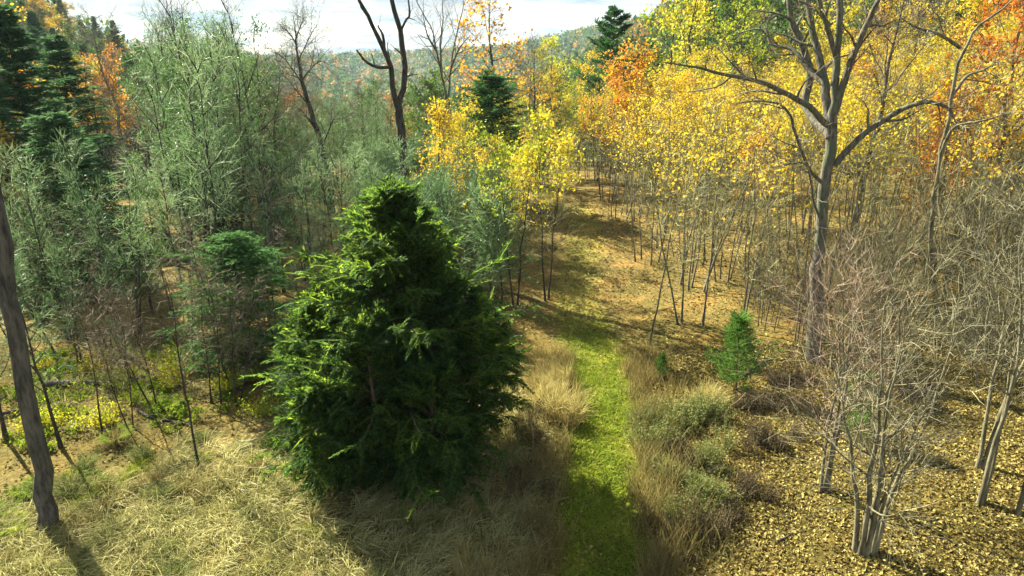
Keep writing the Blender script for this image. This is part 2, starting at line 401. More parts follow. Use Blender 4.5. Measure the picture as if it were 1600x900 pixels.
# ================================================================== SETTING: the ground
def make_ground():
    n = 340; b = 6.35; a = 5.0
    u = np.linspace(-1, 1, n)
    gx = a * np.sinh(b * u) + 1.0; gy = a * np.sinh(b * u) + 18.0
    X, Y = np.meshgrid(gx, gy)
    Z = height(X, Y)
    d = path_d(X, Y)
    pathm = (1 - sm((d - 0.75 + 0.30 * wave(X, Y, 0.45)) / 0.45)) * (Y < 46)
    near = (1 - sm((np.hypot(X, Y - 15) - 30) / 10))
    left = sm((1.2 - X) / 1.0) * sm((22.0 + 0.5 * X - Y + 1.5 * wave(X, Y, 2.2)) / 3.0)
    rng = np.random.default_rng(2)
    Z = Z + near * (1 - pathm) * (0.045 * wave(X, Y, 0.35, 1) + 0.05 * wave(X, Y, 0.9, 6) + left * (0.11 * wave(X, Y, 0.8, 2) + 0.05))
    Z = Z - pathm * 0.03 + rng.normal(size=Z.shape) * 0.008 * near
    def c(*v): return np.array(v)[None, None]
    litter = c(0.17, 0.14, 0.045); path = c(0.20, 0.24, 0.03); straw = c(0.22, 0.19, 0.085); far = c(0.07, 0.08, 0.035)
    forest = c(0.25, 0.19, 0.075); pathfar = c(0.30, 0.27, 0.075)
    C = litter + (forest - litter) * sm((Y - 21) / 8)[..., None]
    C = C + (straw - C) * (left * 0.9)[..., None]
    pf = sm((Y - 20.5) / 9)[..., None]
    C = C + ((path * (1 - pf) + pathfar * pf) - C) * (pathm * 0.9)[..., None]
    C = C + (far - C) * sm((np.hypot(X, Y) - 55) / 30)[..., None]
    me = bpy.data.meshes.new('ground')
    V = np.stack([X, Y, Z], -1).reshape(-1, 3)
    i = (np.arange(n - 1)[:, None] * n + np.arange(n - 1)[None])
    f = np.stack([i, i + 1, i + n + 1, i + n], -1).reshape(-1, 4)
    me.vertices.add(len(V)); me.vertices.foreach_set('co', V.ravel())
    me.loops.add(f.size); me.loops.foreach_set('vertex_index', f.ravel().astype(np.int32))
    me.polygons.add(len(f)); me.polygons.foreach_set('loop_start', np.arange(len(f), dtype=np.int32) * 4)
    me.polygons.foreach_set('use_smooth', np.ones(len(f), bool))
    me.update(calc_edges=True)
    at_ = me.attributes.new('Cover', 'FLOAT_COLOR', 'POINT')
    at_.data.foreach_set('color', np.concatenate([C.reshape(-1, 3), np.ones((n * n, 1))], 1).astype(np.float32).ravel())
    m, nn, l, out = new_mat('ground_cover')
    at2 = nn.new('ShaderNodeAttribute'); at2.attribute_name = 'Cover'
    geo = nn.new('ShaderNodeNewGeometry')
    n1 = nn.new('ShaderNodeTexNoise'); n1.inputs['Scale'].default_value = 9; n1.inputs['Detail'].default_value = 8; n1.inputs['Roughness'].default_value = 0.75
    n2 = nn.new('ShaderNodeTexNoise'); n2.inputs['Scale'].default_value = 0.7; n2.inputs['Detail'].default_value = 5
    for q in (n1, n2): l.new(geo.outputs['Position'], q.inputs['Vector'])
    r1 = ramp(nn, [(0.25, 0.22, 0.2), (0.7, 0.65, 0.6), (1.5, 1.4, 1.2)]); l.new(n1.outputs[0], r1.inputs[0])
    r1.color_ramp.elements[0].position, r1.color_ramp.elements[2].position = 0.3, 0.72
    r2 = ramp(nn, [(0.40, 0.50, 0.36), (0.85, 0.88, 0.78), (1.35, 1.18, 0.95)]); l.new(n2.outputs[0], r2.inputs[0])
    r2.color_ramp.elements[0].position, r2.color_ramp.elements[2].position = 0.3, 0.7
    m1 = nn.new('ShaderNodeMix'); m1.data_type = 'RGBA'; m1.blend_type = 'MULTIPLY'; m1.inputs[0].default_value = 1
    m2 = nn.new('ShaderNodeMix'); m2.data_type = 'RGBA'; m2.blend_type = 'MULTIPLY'; m2.inputs[0].default_value = 1
    l.new(at2.outputs['Color'], m1.inputs[6]); l.new(r1.outputs[0], m1.inputs[7])
    l.new(m1.outputs[2], m2.inputs[6]); l.new(r2.outputs[0], m2.inputs[7])
    p = nn.new('ShaderNodeBsdfPrincipled'); p.inputs['Roughness'].default_value = 0.95; p.inputs['Specular IOR Level'].default_value = 0.1
    l.new(m2.outputs[2], p.inputs['Base Color'])
    bp = nn.new('ShaderNodeBump'); bp.inputs['Strength'].default_value = 0.8; bp.inputs['Distance'].default_value = 0.06
    l.new(n1.outputs[0], bp.inputs['Height']); l.new(bp.outputs[0], p.inputs['Normal'])
    l.new(p.outputs[0], out.inputs[0])
    me.materials.append(m)
    single('ground', me, kind='structure')
make_ground()

def pts_on(x, y, dz=0.0): return np.stack([x, y, height(x, y) + dz], -1)

def blades(mb, rng, base, length, lean, dirs, w, K=4, mi=0, fall=0.0):
    """grass blades that rise, arch over along dirs and fall"""
    N = len(base); fall = np.broadcast_to(np.asarray(fall, float).ravel(), (N,)); d = norm(np.stack([dirs[:, 0] * lean, dirs[:, 1] * lean, np.ones(N)], -1))
    pts = [base]; st = (length / (K - 1))[:, None]
    for q in range(K - 1):
        pts.append(pts[-1] + d * st)
        d[:, :2] += dirs * fall[:, None]; d[:, 2] -= fall * (0.9 + 0.4 * rng.random(N)); d = norm(d)
    ribbons(mb, np.stack(pts, 1), (w[:, None] if np.ndim(w) else w) * np.linspace(1, 0.25, K)[None], rng, mi)

def make_grass():
    rng = np.random.default_rng(5)
    # matted straw grass, left foreground
    m = 5200
    cx = rng.uniform(-17, 1.6, m); cy_ = rng.uniform(7.5, 21, m)
    keep = (sm((1.1 - cx) / 1.0) * sm((19.5 + 0.42 * cx - cy_ + 1.5 * wave(cx, cy_, 2.2)) / 3.0) + 0.02 > rng.random(m)) & (path_d(cx, cy_) > 1.1)
    keep &= wave(cx, cy_, 0.8, 5) + rng.normal(size=m) * 0.4 > -0.8
    cx, cy_ = cx[keep], cy_[keep]; m = len(cx)
    size = 0.6 + 0.8 * rng.random(m)
    i = np.repeat(np.arange(m), (22 + 16 * rng.random(m)).astype(int)); n = len(i)
    rx, ry = rng.normal(size=n) * 0.075, rng.normal(size=n) * 0.075
    x, y = cx[i] + rx, cy_[i] + ry
    ang = (1.6 * wave(cx, cy_, 2.0, 4) - 0.5)[i] + rng.normal(size=m)[i] * 0.35
    dirs = np.stack([np.cos(ang), np.sin(ang)], -1) * 0.75 + np.stack([rx, ry], -1) * 7.0 + rng.normal(size=(n, 2)) * 0.25
    mb = MB()
    blades(mb, rng, pts_on(x, y, 0.02), (0.26 + 0.34 * rng.random(n)) * size[i], 0.5 + 0.7 * rng.random(n), dirs,
           0.011 + 0.012 * rng.random(n), 3, 0, 0.42 + 0.45 * rng.random(n)[:, None])
    single('dry_grass', mb.build('dry_grass', ['grass_straw']), 'matted pale straw grass covering the ground in front of the left trees', 'grass', kind='stuff')
    # short mown grass of the path
    n = 42000
    y = rng.uniform(8, 25, n); x = np.interp(y, PY, PX) + rng.normal(size=n) * 0.55
    keep = (path_d(x, y) < 1.15) & (rng.random(n) < (1 - sm((y - 19) / 6) * 0.85) * np.clip(0.75 + 0.9 * wave(x, y, 0.5, 4), 0.12, 1))
    x, y = x[keep], y[keep]; n = len(x); ang = rng.random(n) * 6.28
    mb = MB()
    blades(mb, rng, pts_on(x, y, -0.03), 0.07 + 0.09 * rng.random(n), 0.3 + 0.8 * rng.random(n), np.stack([np.cos(ang), np.sin(ang)], -1), 0.018 + 0.012 * rng.random(n), 3, 0, 0.3)
    single('path_grass', mb.build('path_grass', ['grass_green']), 'short bright green grass of the mown woodland path', 'grass', kind='stuff')
    # tall brown weeds along both sides of the path
    mb = MB(); n = 26000
    y = rng.uniform(7, 22, n); side = rng.random(n) < 0.5
    edge = 0.86 + 0.28 * wave(y * 0 + side * 9.0, y, 0.42, 2)
    off = np.where(side, -edge - np.abs(rng.normal(size=n)) * 1.0, edge + np.abs(rng.normal(size=n)) * 0.75)
    x = np.interp(y, PY, PX) + off + rng.normal(size=n) * 0.1
    keep = (wave(x, y, 0.45, 7) + rng.normal(size=n) * 0.35 > 0.0)
    x, y = x[keep], y[keep]; n = len(x); ang = rng.random(n) * 6.28
    blades(mb, rng, pts_on(x, y), (0.35 + 0.45 * rng.random(n)) * np.clip(1.25 - (y - 12) / 18, 0.5, 1.2), 0.1 + 0.3 * rng.random(n), np.stack([np.cos(ang), np.sin(ang)], -1), 0.009 + 0.008 * rng.random(n), 4, 0, 0.10)
    single('brown_grass', mb.build('brown_grass', ['grass_brown']), 'tall brown grass and weeds lining both edges of the path', 'grass', kind='stuff')

def make_litter():
    rng = np.random.default_rng(8)
    n = 165000
    # denser near, sparser far
    y = 8 + 40 * rng.random(n) ** 1.7; x = rng.uniform(-1, 1, n) * (10 + y * 0.55) + 4
    dens = np.where(x > path_d(x, y) * 0 + np.interp(y, PY, PX) + 1.2, 1.0, 0.45)
    dens = np.where((x < 0) & (y < 16 + 0.3 * x), 0.10, dens)
    dens = np.where(path_d(x, y) < 0.9, 0.12 + 0.25 * (wave(x, y, 0.6, 1) > 0.3) + 0.7 * sm((y - 18) / 7), dens)
    dens = dens * np.clip(0.75 + 0.6 * wave(x, y, 1.3, 9), 0.15, 1)
    k = rng.random(n) < dens; x, y = x[k], y[k]
    x2 = rng.uniform(3.5, 17, 130000); y2 = rng.uniform(9, 22, 130000)
    k = (path_d(x2, y2) > 1.3 + 0.8 * rng.random(130000)) & (wave(x2, y2, 0.9, 2) + rng.normal(size=130000) * 0.5 > -0.35)
    x, y = np.concatenate([x, x2[k]]), np.concatenate([y, y2[k]]); n = len(x)
    mb = MB()
    d = rand_dir(rng, n); d[:, 2] *= 0.35; d = norm(d)
    nr = norm(np.array([0, 0, 1.]) + rng.normal(size=(n, 3)) * 0.45)
    s = (0.045 + 0.075 * rng.random(n) ** 1.5) * (1 + sm((y - 18) / 20) * 0.6)
    leaves(mb, pts_on(x, y, 0.02 + 0.03 * rng.random(n)), d, nr, s, s * 0.75, 0, 0.25)
    single('leaf_litter', mb.build('leaf_litter', ['litter'], False), 'fallen tan and orange leaves carpeting the woodland floor', 'leaves', kind='stuff')
make_grass(); make_litter()
print('ground', time.time() - T0)

# ================================================================== TREE PROTOTYPES
def limb_levels(rng, mb_t, P0, R0, levels, sides=(7, 5, 4)):
    """grow the levels of limbs on the trunk; returns the last level"""
    tubes(mb_t, P0, R0, sides[0])
    P, R = P0, R0; out = [(P, R)]
    for q, kw in enumerate(levels):
        P, R = grow(rng, P, R, **kw); tubes(mb_t, P, R, sides[min(q + 1, len(sides) - 1)]); out.append((P, R))
    return out

def bare_bush_tree(seed, H=9.0, stems=2, fine='twig_sage', bark='bark_dark', leaf='leaf_sage', nleaf=2, n1=20, n2=6, n3=6, spread=0.24, droop=-0.03, wid=1.0, low=0.25, br=0.1, trop=0.08, rs=0.0085, wobk=1.0, a2=0.75, wind=(0.035, -0.02, 0)):
    """thicket tree: dark stems, see-through crown of fine arching twigs"""
    rng = np.random.default_rng(seed); t, c = MB(), MB()
    a = rng.random() * 6.28; P, R = [], []
    for s in range(stems):
        aa = a + s * 6.28 / stems; k = 0.03 + 0.09 * (stems > 1) * (0.5 + rng.random())
        p, r = stem(rng, (br * (stems > 1) * np.cos(aa), br * (stems > 1) * np.sin(aa), -0.15), (np.cos(aa) * H * k, np.sin(aa) * H * k, H * (0.97 - 0.12 * s * rng.random())), rs * H * (1 - .15 * rng.random()), 0.010, 10, 0.09)
        P.append(p); R.append(r)
    P, R = np.concatenate(P), np.concatenate(R)
    tubes(t, P, R, 6)
    P1, R1 = grow(rng, P, R, n1, low, 0.98, lambda t: 1.15 - 0.55 * t, lambda t, L: H * spread * (1.1 - 0.7 * t), 6, trop, 0.10 * wobk, 0.42, 0.25, angj=0.25)
    P1, R1 = P1[rng.random(len(P1)) < 0.85], R1[:0]
    R1 = np.maximum(0.0032 * H * np.linspace(1, 0.3, 6), 0.006)[None].repeat(len(P1), 0)
    tubes(t, P1, R1, 4)
    P2, R2 = grow(rng, P1, R1, n2, 0.12, 1.0, a2, lambda t, L: L * 0.45 * (1.2 - 0.6 * t) + 0.15, 5, 0.03, 0.13 * wobk, 0.5, 0.3)
    ribbons(c, P2, np.maximum(R2 * 2, 0.012), rng, 0)
    P3, R3 = grow(rng, P2, R2, n3, 0.1, 1.0, a2 * 0.87, lambda t, L: 0.38 + 0.45 * L, 5, droop, 0.11 * wobk, 0.5, 0.3, wind=np.array(wind))
    ribbons(c, P3, np.array([0.024, 0.024, 0.020, 0.015, 0.009])[None] * wid, rng, 0)
    if nleaf:
        pk = rng.random(len(P3)) < 0.75
        leaf_cloud(c, rng, P3[pk], nleaf, 0.12, 0.04, 1, 0.03)
    return [('trunk', t.build('trunk', [bark])), ('crown', c.build('crown', [fine, leaf]))]

def sapling(seed, H=8.0, stems=1, leaf='leaf_gold', nleaf=7, low=0.45, fine='twig_olive', bark='bark_grey', lsize=0.105, lean=0.05, r=0.0062, br=0.10, nb=None, n2=8):
    """slender woodland sapling: thin stems, twigs, leaves mostly in the upper crown"""
    rng = np.random.default_rng(seed); t, c = MB(), MB(); P, R = [], []
    a = rng.random() * 6.28
    for s in range(stems):
        aa = a + s * 6.28 / stems + rng.random(); k = lean * (0.6 + rng.random()) + 0.07 * (stems > 1)
        hh = H * (1 - 0.14 * s * rng.random())
        p, rr = stem(rng, (br * (stems > 1) * np.cos(aa), br * (stems > 1) * np.sin(aa), -0.12), (br * np.cos(aa) + np.cos(aa) * H * k, br * np.sin(aa) + np.sin(aa) * H * k, hh), r * H, 0.008, 10, 0.08)
        P.append(p); R.append(rr)
    P, R = np.concatenate(P), np.concatenate(R)
    tubes(t, P, R, 5)
    P1, R1 = grow(rng, P, R, nb or max(8, 20 - 3 * stems), 0.25, 0.99, lambda t: 0.95 - 0.3 * t, lambda t, L: H * 0.20 * (1.15 - 0.75 * t) + 0.1, 5, 0.07, 0.14, 0.45, 0.3)
    tubes(t, P1, R1, 3)
    P2, R2 = grow(rng, P1, R1, n2, 0.15, 1.0, 0.7, lambda t, L: L * 0.40 + 0.15, 4, 0.04, 0.12, 0.5, 0.3)
    ribbons(c, P2, np.array([0.014, 0.012, 0.009, 0.006])[None], rng, 0)
    P3, R3 = grow(rng, P2, R2, 4, 0.2, 1.0, 0.6, 0.28, 3, 0.02, 0.2, 0.5, 0.3)
    ribbons(c, P3, np.array([0.010, 0.008, 0.005])[None], rng, 0)
    if nleaf:
        z = P3[:, -1, 2] / H
        pk = rng.random(len(P3)) < np.clip((z - low) * 3.0, 0.03, 1)
        pk &= (rng.random(len(P1)) < 0.52)[np.arange(len(P3)) // (4 * n2)] | (rng.random(len(P3)) < 0.12)
        leaf_cloud(c, rng, P3[pk], nleaf, lsize, lsize * 0.7, 1, 0.08)
    return [('trunk', t.build('trunk', [bark])), ('crown', c.build('crown', [fine, leaf]))]

def broadleaf(seed, H=13.0, leaf='leaf_gold', nleaf=8, lsize=0.22, spread=0.34, bark='bark_dark', fine='twig_brown', low=0.25, n1=16, bare=False, fork=0.0, droop=0.0):
    """tree of the middle distance: trunk, spreading limbs, leaves in uneven clumps"""
    rng = np.random.default_rng(seed); t, c = MB(), MB()
    P, R = stem(rng, (0, 0, -0.3), (rng.normal() * 0.5, rng.normal() * 0.5, H * 0.96), 0.017 * H, 0.02, 11, 0.10)
    tubes(t, P, R, 7)
    P1, R1 = grow(rng, P, R, n1, low, 0.97, lambda t: 1.15 - 0.5 * t, lambda t, L: H * spread * (1.15 - 0.8 * t), 7, 0.06, 0.16, 0.5, 0.22, angj=0.3)
    tubes(t, P1, R1, 5)
    P2, R2 = grow(rng, P1, R1, 8, 0.2, 1.0, 0.8, lambda t, L: L * 0.42 * (1.2 - 0.6 * t) + 0.2, 5, 0.04, 0.18, 0.5, 0.25)
    tubes(t, P2, np.maximum(R2, 0.008), 3)
    P3, R3 = grow(rng, P2, R2, 6, 0.15, 1.0, 0.7, lambda t, L: L * 0.45 + 0.2, 4, 0.02, 0.2, 0.5, 0.3)
    ribbons(c, P3, np.array([0.020, 0.016, 0.012, 0.008])[None], rng, 0)
    if bare:
        P4, R4 = grow(rng, P3, R3, 4, 0.2, 1.0, 0.6, lambda t, L: L * 0.5 + 0.12, 3, 0.03, 0.2, 0.5, 0.3)
        ribbons(c, P4, np.array([0.012, 0.010, 0.006])[None], rng, 0)
    if nleaf:
        pk = rng.random(len(P3)) < np.clip(0.65 + 0.5 * wave(P3[:, -1, 0] * 2, P3[:, -1, 2] * 2, 1.9, seed), 0.05, 1)
        pk &= (rng.random(len(P2)) < 0.7)[np.arange(len(P3)) // 6] | (rng.random(len(P3)) < 0.12)
        leaf_cloud(c, rng, P3[pk], nleaf, lsize, lsize * 0.75, 1, 0.16)
    return [('trunk', t.build('trunk', [bark])), ('crown', c.build('crown', [fine, leaf]))]

def conifer(seed, H=12.0, rb=2.6, n1=110, n2=14, n3=9, needle='needle_dark', bark='bark_dark', prof=None, sl=0.26, sw=0.05, droop=-0.05, low=0.06, up=1.35, lump=0.3, gap=0.0):
    """evergreen: whorled boughs, flat side sprays, needle tufts"""
    rng = np.random.default_rng(seed); t, c = MB(), MB()
    P, R = stem(rng, (0, 0, -0.2), (rng.normal() * 0.1, rng.normal() * 0.1, H), 0.016 * H, 0.012, 12, 0.03)
    tubes(t, P, R, 7)
    prof = prof or (lambda t: (1 - t) ** 0.8)
    ph = rng.random(6) * 6.28
    def ln(t, L):
        k = np.arange(len(t)); az = k * 2.399
        lm = 1 + lump * (np.sin(az * 2 + ph[0] + t * 9) * 0.5 + np.sin(az * 3 + t * 17 + ph[1]) * 0.5)
        return rb * prof(t) * lm + 0.12
    P1, R1 = grow(rng, P, R, n1, low, 0.985, lambda t: up - 0.45 * t, ln, 7, droop, 0.05, 0.30, 0.2, angj=0.10)
    tubes(t, P1, R1, 4)
    P2, R2 = grow(rng, P1, R1, n2, 0.12, 1.0, 0.85, lambda t, L: L * 0.36 * (1.15 - 0.75 * t) + 0.14, 5, droop * 1.6, 0.06, 0.5, 0.3, flat=0.8)
    ribbons(c, P2, np.array([0.05, 0.045, 0.04, 0.035, 0.02])[None] * (sw / 0.05), rng, 0)
    idx = np.repeat(np.arange(len(P2)), n3); kk = np.tile(np.arange(n3), len(P2)); n = len(idx)
    pos, tan = sample(P2, idx, (kk + rng.random(n)) / n3)
    u, v = perp(tan); sg = np.where(kk % 2 == 0, 1.0, -1.0)[:, None]
    d = norm(tan * 0.8 + u * sg * (0.7 + 0.3 * rng.random((n, 1))) + rng.normal(size=(n, 3)) * 0.22 + np.array([0, 0, droop * 3]))
    leaves(c, pos, d, norm(v + rng.normal(size=(n, 3)) * 0.4), sl * (0.6 + 0.8 * rng.random(n)), sw * (0.7 + 0.6 * rng.random(n)), 0, 0.10)
    return [('trunk', t.build('trunk', [bark])), ('crown', c.build('crown', [needle]))]

# ---------------------------------------------------------------- hero evergreen
def hero_hemlock():
    H = 6.75; rng = np.random.default_rng(41); t, c = MB(), MB()
    P, R = stem(rng, (0, 0, -0.2), (-0.05, 0.0, H), 0.17, 0.015, 12, 0.02)
    parts = []      # lesser leaders give the shouldered outline
    for (x, y, z0, hh) in ((-1.8, -0.5, 0.5, 4.5), (1.5, -0.2, 0.5, 4.4), (-0.45, -1.6, 0.4, 4.3), (0.6, 1.3, 0.7, 4.9), (-2.4, 0.7, 0.4, 3.4), (0.9, -1.8, 0.3, 3.2), (2.0, 0.6, 0.4, 3.6), (-1.7, -1.7, 0.3, 2.7), (-0.65, 0.5, 0.9, 5.4), (0.6, -0.3, 0.9, 5.2)):
        parts.append(smooth_line([(0, 0, z0), (x * 0.55, y * 0.55, z0 + 0.7), (x * 0.95, y * 0.95, hh * 0.62), (x, y, hh)], [0.09, 0.07, 0.04, 0.012], 12))
    TP = np.concatenate([P] + [p for p, _ in parts]); TR = np.concatenate([R] + [r for _, r in parts])
    tubes(t, TP, TR, 8)
    def build(Pt, Rt, n1, rb, prof, low, n2, n3, a0, a1):
        ph = rng.random(3) * 6.28
        def ln(tt, L):
            az = np.arange(len(tt)) * 2.399
            lm = 1 + 0.13 * (np.sin(az * 2 + ph[0] + tt * 8) * 0.6 + np.sin(az * 3 + ph[1] + tt * 19) * 0.6)
            return rb * prof(tt) * lm + 0.16
        P1, R1 = grow(rng, Pt, Rt, n1, low, 0.99, lambda q: a0 - a1 * q, ln, 9, -0.05, 0.07, 0.3, 0.2, angj=0.22)
        tubes(t, P1, R1, 4)
        # fronds: arch out and nod at the tip, rolled at all angles
        P2, R2 = grow(rng, P1, R1, n2, 0.22, 1.0, 0.62, lambda q, L: L * 0.26 * (1.2 - 0.8 * q) + 0.22, 6, -0.11, 0.06, 0.5, 0.3, flat=0.35)
        ribbons(c, P2, np.array([0.024, 0.024, 0.022, 0.018, 0.014, 0.008])[None], rng, 0)
        idx = np.repeat(np.arange(len(P2)), n3); kk = np.tile(np.arange(n3), len(P2)); n = len(idx)
        tt = (kk + rng.random(n)) / n3
        pos, tan = sample(P2, idx, tt)
        u, v = perp(tan); ro = rng.normal(size=len(P2))[idx][:, None] * 0.6
        u, v = u * np.cos(ro) + v * np.sin(ro), v * np.cos(ro) - u * np.sin(ro)
        sg = np.where(kk % 2 == 0, 1.0, -1.0)[:, None]
        d = norm(tan * 1.0 + u * sg * (0.6 + 0.3 * rng.random((n, 1))) + rng.normal(size=(n, 3)) * 0.16 + np.array([0, 0, -0.18]))
        L = 0.15 * (0.55 + 0.7 * rng.random(n)) * (1.2 - 0.65 * tt)
        leaves(c, pos, d, norm(v + rng.normal(size=(n, 3)) * 0.4), L, L * 0.25, 0, 0.12)
    main = lambda q: np.interp(q, [0, 0.05, 0.25, 0.5, 0.7, 0.85, 0.95, 1], [0.88, 1.02, 1.0, 0.80, 0.54, 0.33, 0.17, 0.06])
    build(TP[:1], TR[:1], 220, 2.7, main, 0.03, 17, 22, 1.35, 0.85)
    build(TP[1:], TR[1:], 48, 1.25, lambda q: np.interp(q, [0, 0.3, 0.6, 0.9, 1], [0.6, 1.0, 0.8, 0.4, 0.12]), 0.15, 15, 20, 1.1, 0.6)
    return [('trunk', t.build('trunk', ['bark_brown'])), ('crown', c.build('crown', ['needle_hero']))]

hem_base = np.array([-2.65, 15.1, 0.0]); hem_base[2] = float(height(hem_base[0], hem_base[1]))
place(hero_hemlock(), 'hemlock_tree', 'large bushy dark green evergreen standing beside the grassy path', 'evergreen tree', hem_base)
print('hemlock', time.time() - T0)

# ---------------------------------------------------------------- hero trees traced limb by limb
def custom_tree(seed, lines, bark, twig, n2=7, n3=5, tw=0.016, l2=0.30, t_lo=0.25, fine=True, sides=10, extra=None, l3=0.45, bark_base=None):
    """lines: list of (points, radii); first is the trunk. Side branches and twigs are grown on the limbs"""
    rng = np.random.default_rng(seed); t, c = MB(), MB(); limbs = []
    origin = np.array(lines[0][0][0], float)
    for q, (pts, rads) in enumerate(lines):
        P, R = smooth_line(np.array(pts, float) - origin, rads, 26 if q == 0 else 16)
        L = np.linalg.norm(P[0, -1] - P[0, 0])
        w = rng.normal(size=P.shape) * 0.0022 * L; w[:, 0] = 0; P = P + w
        tubes(t, P, R, sides if q == 0 else 7)
        if q == 0 and len(lines) == 1: limbs.append((P[:, ::2][:, :8], R[:, ::2][:, :8]))
        elif q > 0: limbs.append((P[:, ::2], R[:, ::2]))
    if fine:
        LP = np.concatenate([p for p, _ in limbs]); LR = np.concatenate([r for _, r in limbs])
        P2, R2 = grow(rng, LP, LR, n2, t_lo, 1.0, 0.75, lambda q, L: L * l2 * (1.2 - 0.6 * q) + 0.2, 7, 0.03, 0.16, 0.55, 0.2)
        tubes(t, P2, np.maximum(R2, 0.006), 4)
        P3, R3 = grow(rng, P2, R2, n3, 0.15, 1.0, 0.7, lambda q, L: L * l3 + 0.1, 5, 0.02, 0.18, 0.5, 0.3)
        ribbons(c, P3, np.array([1, 0.85, 0.7, 0.55, 0.35])[None] * tw, rng, 0)
        P4, R4 = grow(rng, P3, R3, 4, 0.2, 1.0, 0.65, lambda q, L: L * 0.5 + 0.08, 4, 0.02, 0.2, 0.5, 0.3)
        ribbons(c, P4, np.array([0.7, 0.6, 0.45, 0.3])[None] * tw, rng, 0)
        proto = [('trunk', t.build('trunk', [bark])), ('crown', c.build('crown', [twig]))]
    else:
        proto = [('trunk', t.build('trunk', [bark]))]
    return proto, origin

def px_line(pts, Y, radii):
    """photo pixels (x, y[, dY]) -> points at forward distance Y"""
    out = [at(p[0], p[1], Y + (p[2] if len(p) > 2 else 0)) for p in pts]
    return out, radii

def add_custom(name, label, cat, seed, lines, bark, twig, **kw):
    proto, o = custom_tree(seed, lines, bark, twig, **kw)
    return place(proto, name, label, cat, o)

# big bare oak, right of centre
g = ground(1272, 565); Yo = g[1]
base = np.array([g[0], g[1], g[2] - 0.2])
trunk_pts = [base] + [at(x, y, Yo) for x, y in ((1277, 430), (1284, 350), (1293, 270), (1299, 215), (1303, 160), (1306, 90), (1311, 0), (1318, -120), (1330, -240))]
oak = [(trunk_pts, [0.27, 0.175, 0.165, 0.16, 0.155, 0.115, 0.10, 0.085, 0.065, 0.03])]
LIMB = 0.78
oak.append(px_line([(1297, 215), (1290, 150, .3), (1284, 105, .5), (1270, 50, .8), (1262, 0, 1.0), (1245, -120, 1.6)], Yo, [0.19, 0.17, 0.14, 0.12, 0.10, 0.03]))
oak.append(px_line([(1302, 180), (1318, 130, -.2), (1338, 75, -.5), (1368, 10, -.8), (1400, -70, -1.2)], Yo, [0.15, 0.13, 0.11, 0.09, 0.02]))
oak.append(px_line([(1306, 90), (1292, 40, -.4), (1280, 0, -.7), (1262, -90, -1)], Yo, [0.10, 0.09, 0.07, 0.02]))
oak.append(px_line([(1292, 195), (1270, 172, -.4), (1235, 150, -.9), (1190, 128, -1.5), (1135, 118, -2.0), (1085, 104, -2.4), (1035, 96, -2.8)], Yo, [0.12, 0.11, 0.095, 0.08, 0.06, 0.04, 0.012]))
oak.append(px_line([(1286, 130, .4), (1262, 108, .9), (1240, 78, 1.4), (1205, 68, 1.9), (1192, 45, 2.2), (1150, 52, 2.8)], Yo, [0.10, 0.09, 0.075, 0.06, 0.045, 0.012]))
oak.append(px_line([(1304, 258), (1335, 222, -.3), (1375, 192, -.6), (1420, 166, -1.0), (1455, 160, -1.3), (1482, 170, -1.5), (1494, 192, -1.7)], Yo, [0.13, 0.12, 0.10, 0.085, 0.07, 0.05, 0.015]))
oak.append(px_line([(1284, 285), (1262, 262, -.3), (1245, 215, -.7), (1228, 170, -1.0), (1195, 158, -1.4), (1150, 162, -1.9)], Yo, [0.075, 0.065, 0.055, 0.045, 0.03, 0.01]))
oak.append(px_line([(1284, 350), (1270, 310, -.4), (1262, 260, -.8), (1240, 255, -1.2), (1205, 262, -1.6)], Yo, [0.05, 0.045, 0.04, 0.03, 0.01]))
oak.append(px_line([(1258, 165, 1.2), (1268, 110, 1.2), (1240, 40, 1.4), (1232, 0, 1.5), (1215, -110, 1.8)], Yo + 0.2, [0.16, 0.15, 0.12, 0.10, 0.03]))
oak[-1] = ([np.array(oak[0][0][4])] + oak[-1][0], [0.17] + oak[-1][1])
oak = oak[:1] + [(p, np.array(r) * LIMB) for p, r in oak[1:]]
add_custom('oak_tree', 'tall bare grey oak with wide arching limbs above the brush', 'tree', 11, oak, 'bark_oak', 'twig_brown', n2=7, n3=5, l2=0.22, tw=0.014)

# tall dark trunk at the photograph's left edge
g = ground(80, 828)
tr = [g - np.array([0, 0, .2]), g + np.array([0.02, 0, .5])] + [at(x, y, g[1] + .1) for x, y in ((57, 690), (28, 540), (5, 400), (-14, 290), (-40, 150), (-66, 0))]
top = tr[-1]
lt = [(tr + [top + np.array([-0.1, 0.1, 3])], [0.30, 0.185, 0.172, 0.162, 0.152, 0.145, 0.13, 0.11, 0.05])]
rng = np.random.default_rng(3)
for q in range(9):
    s = top + np.array([-0.1, 0, 0.3 + q * 0.3]); a = q * 2.4
    e = s + np.array([np.cos(a) * 2.2, np.sin(a) * 2.0, 2.0])
    lt.append(([s, (s + e) / 2 + np.array([0, 0, -.2]), e], [0.07, 0.05, 0.015]))
add_custom('dark_trunk_tree', 'tall dark straight trunk standing in straw grass at the left edge', 'tree', 12, lt, 'bark_dark', 'twig_brown', n2=5, n3=4)

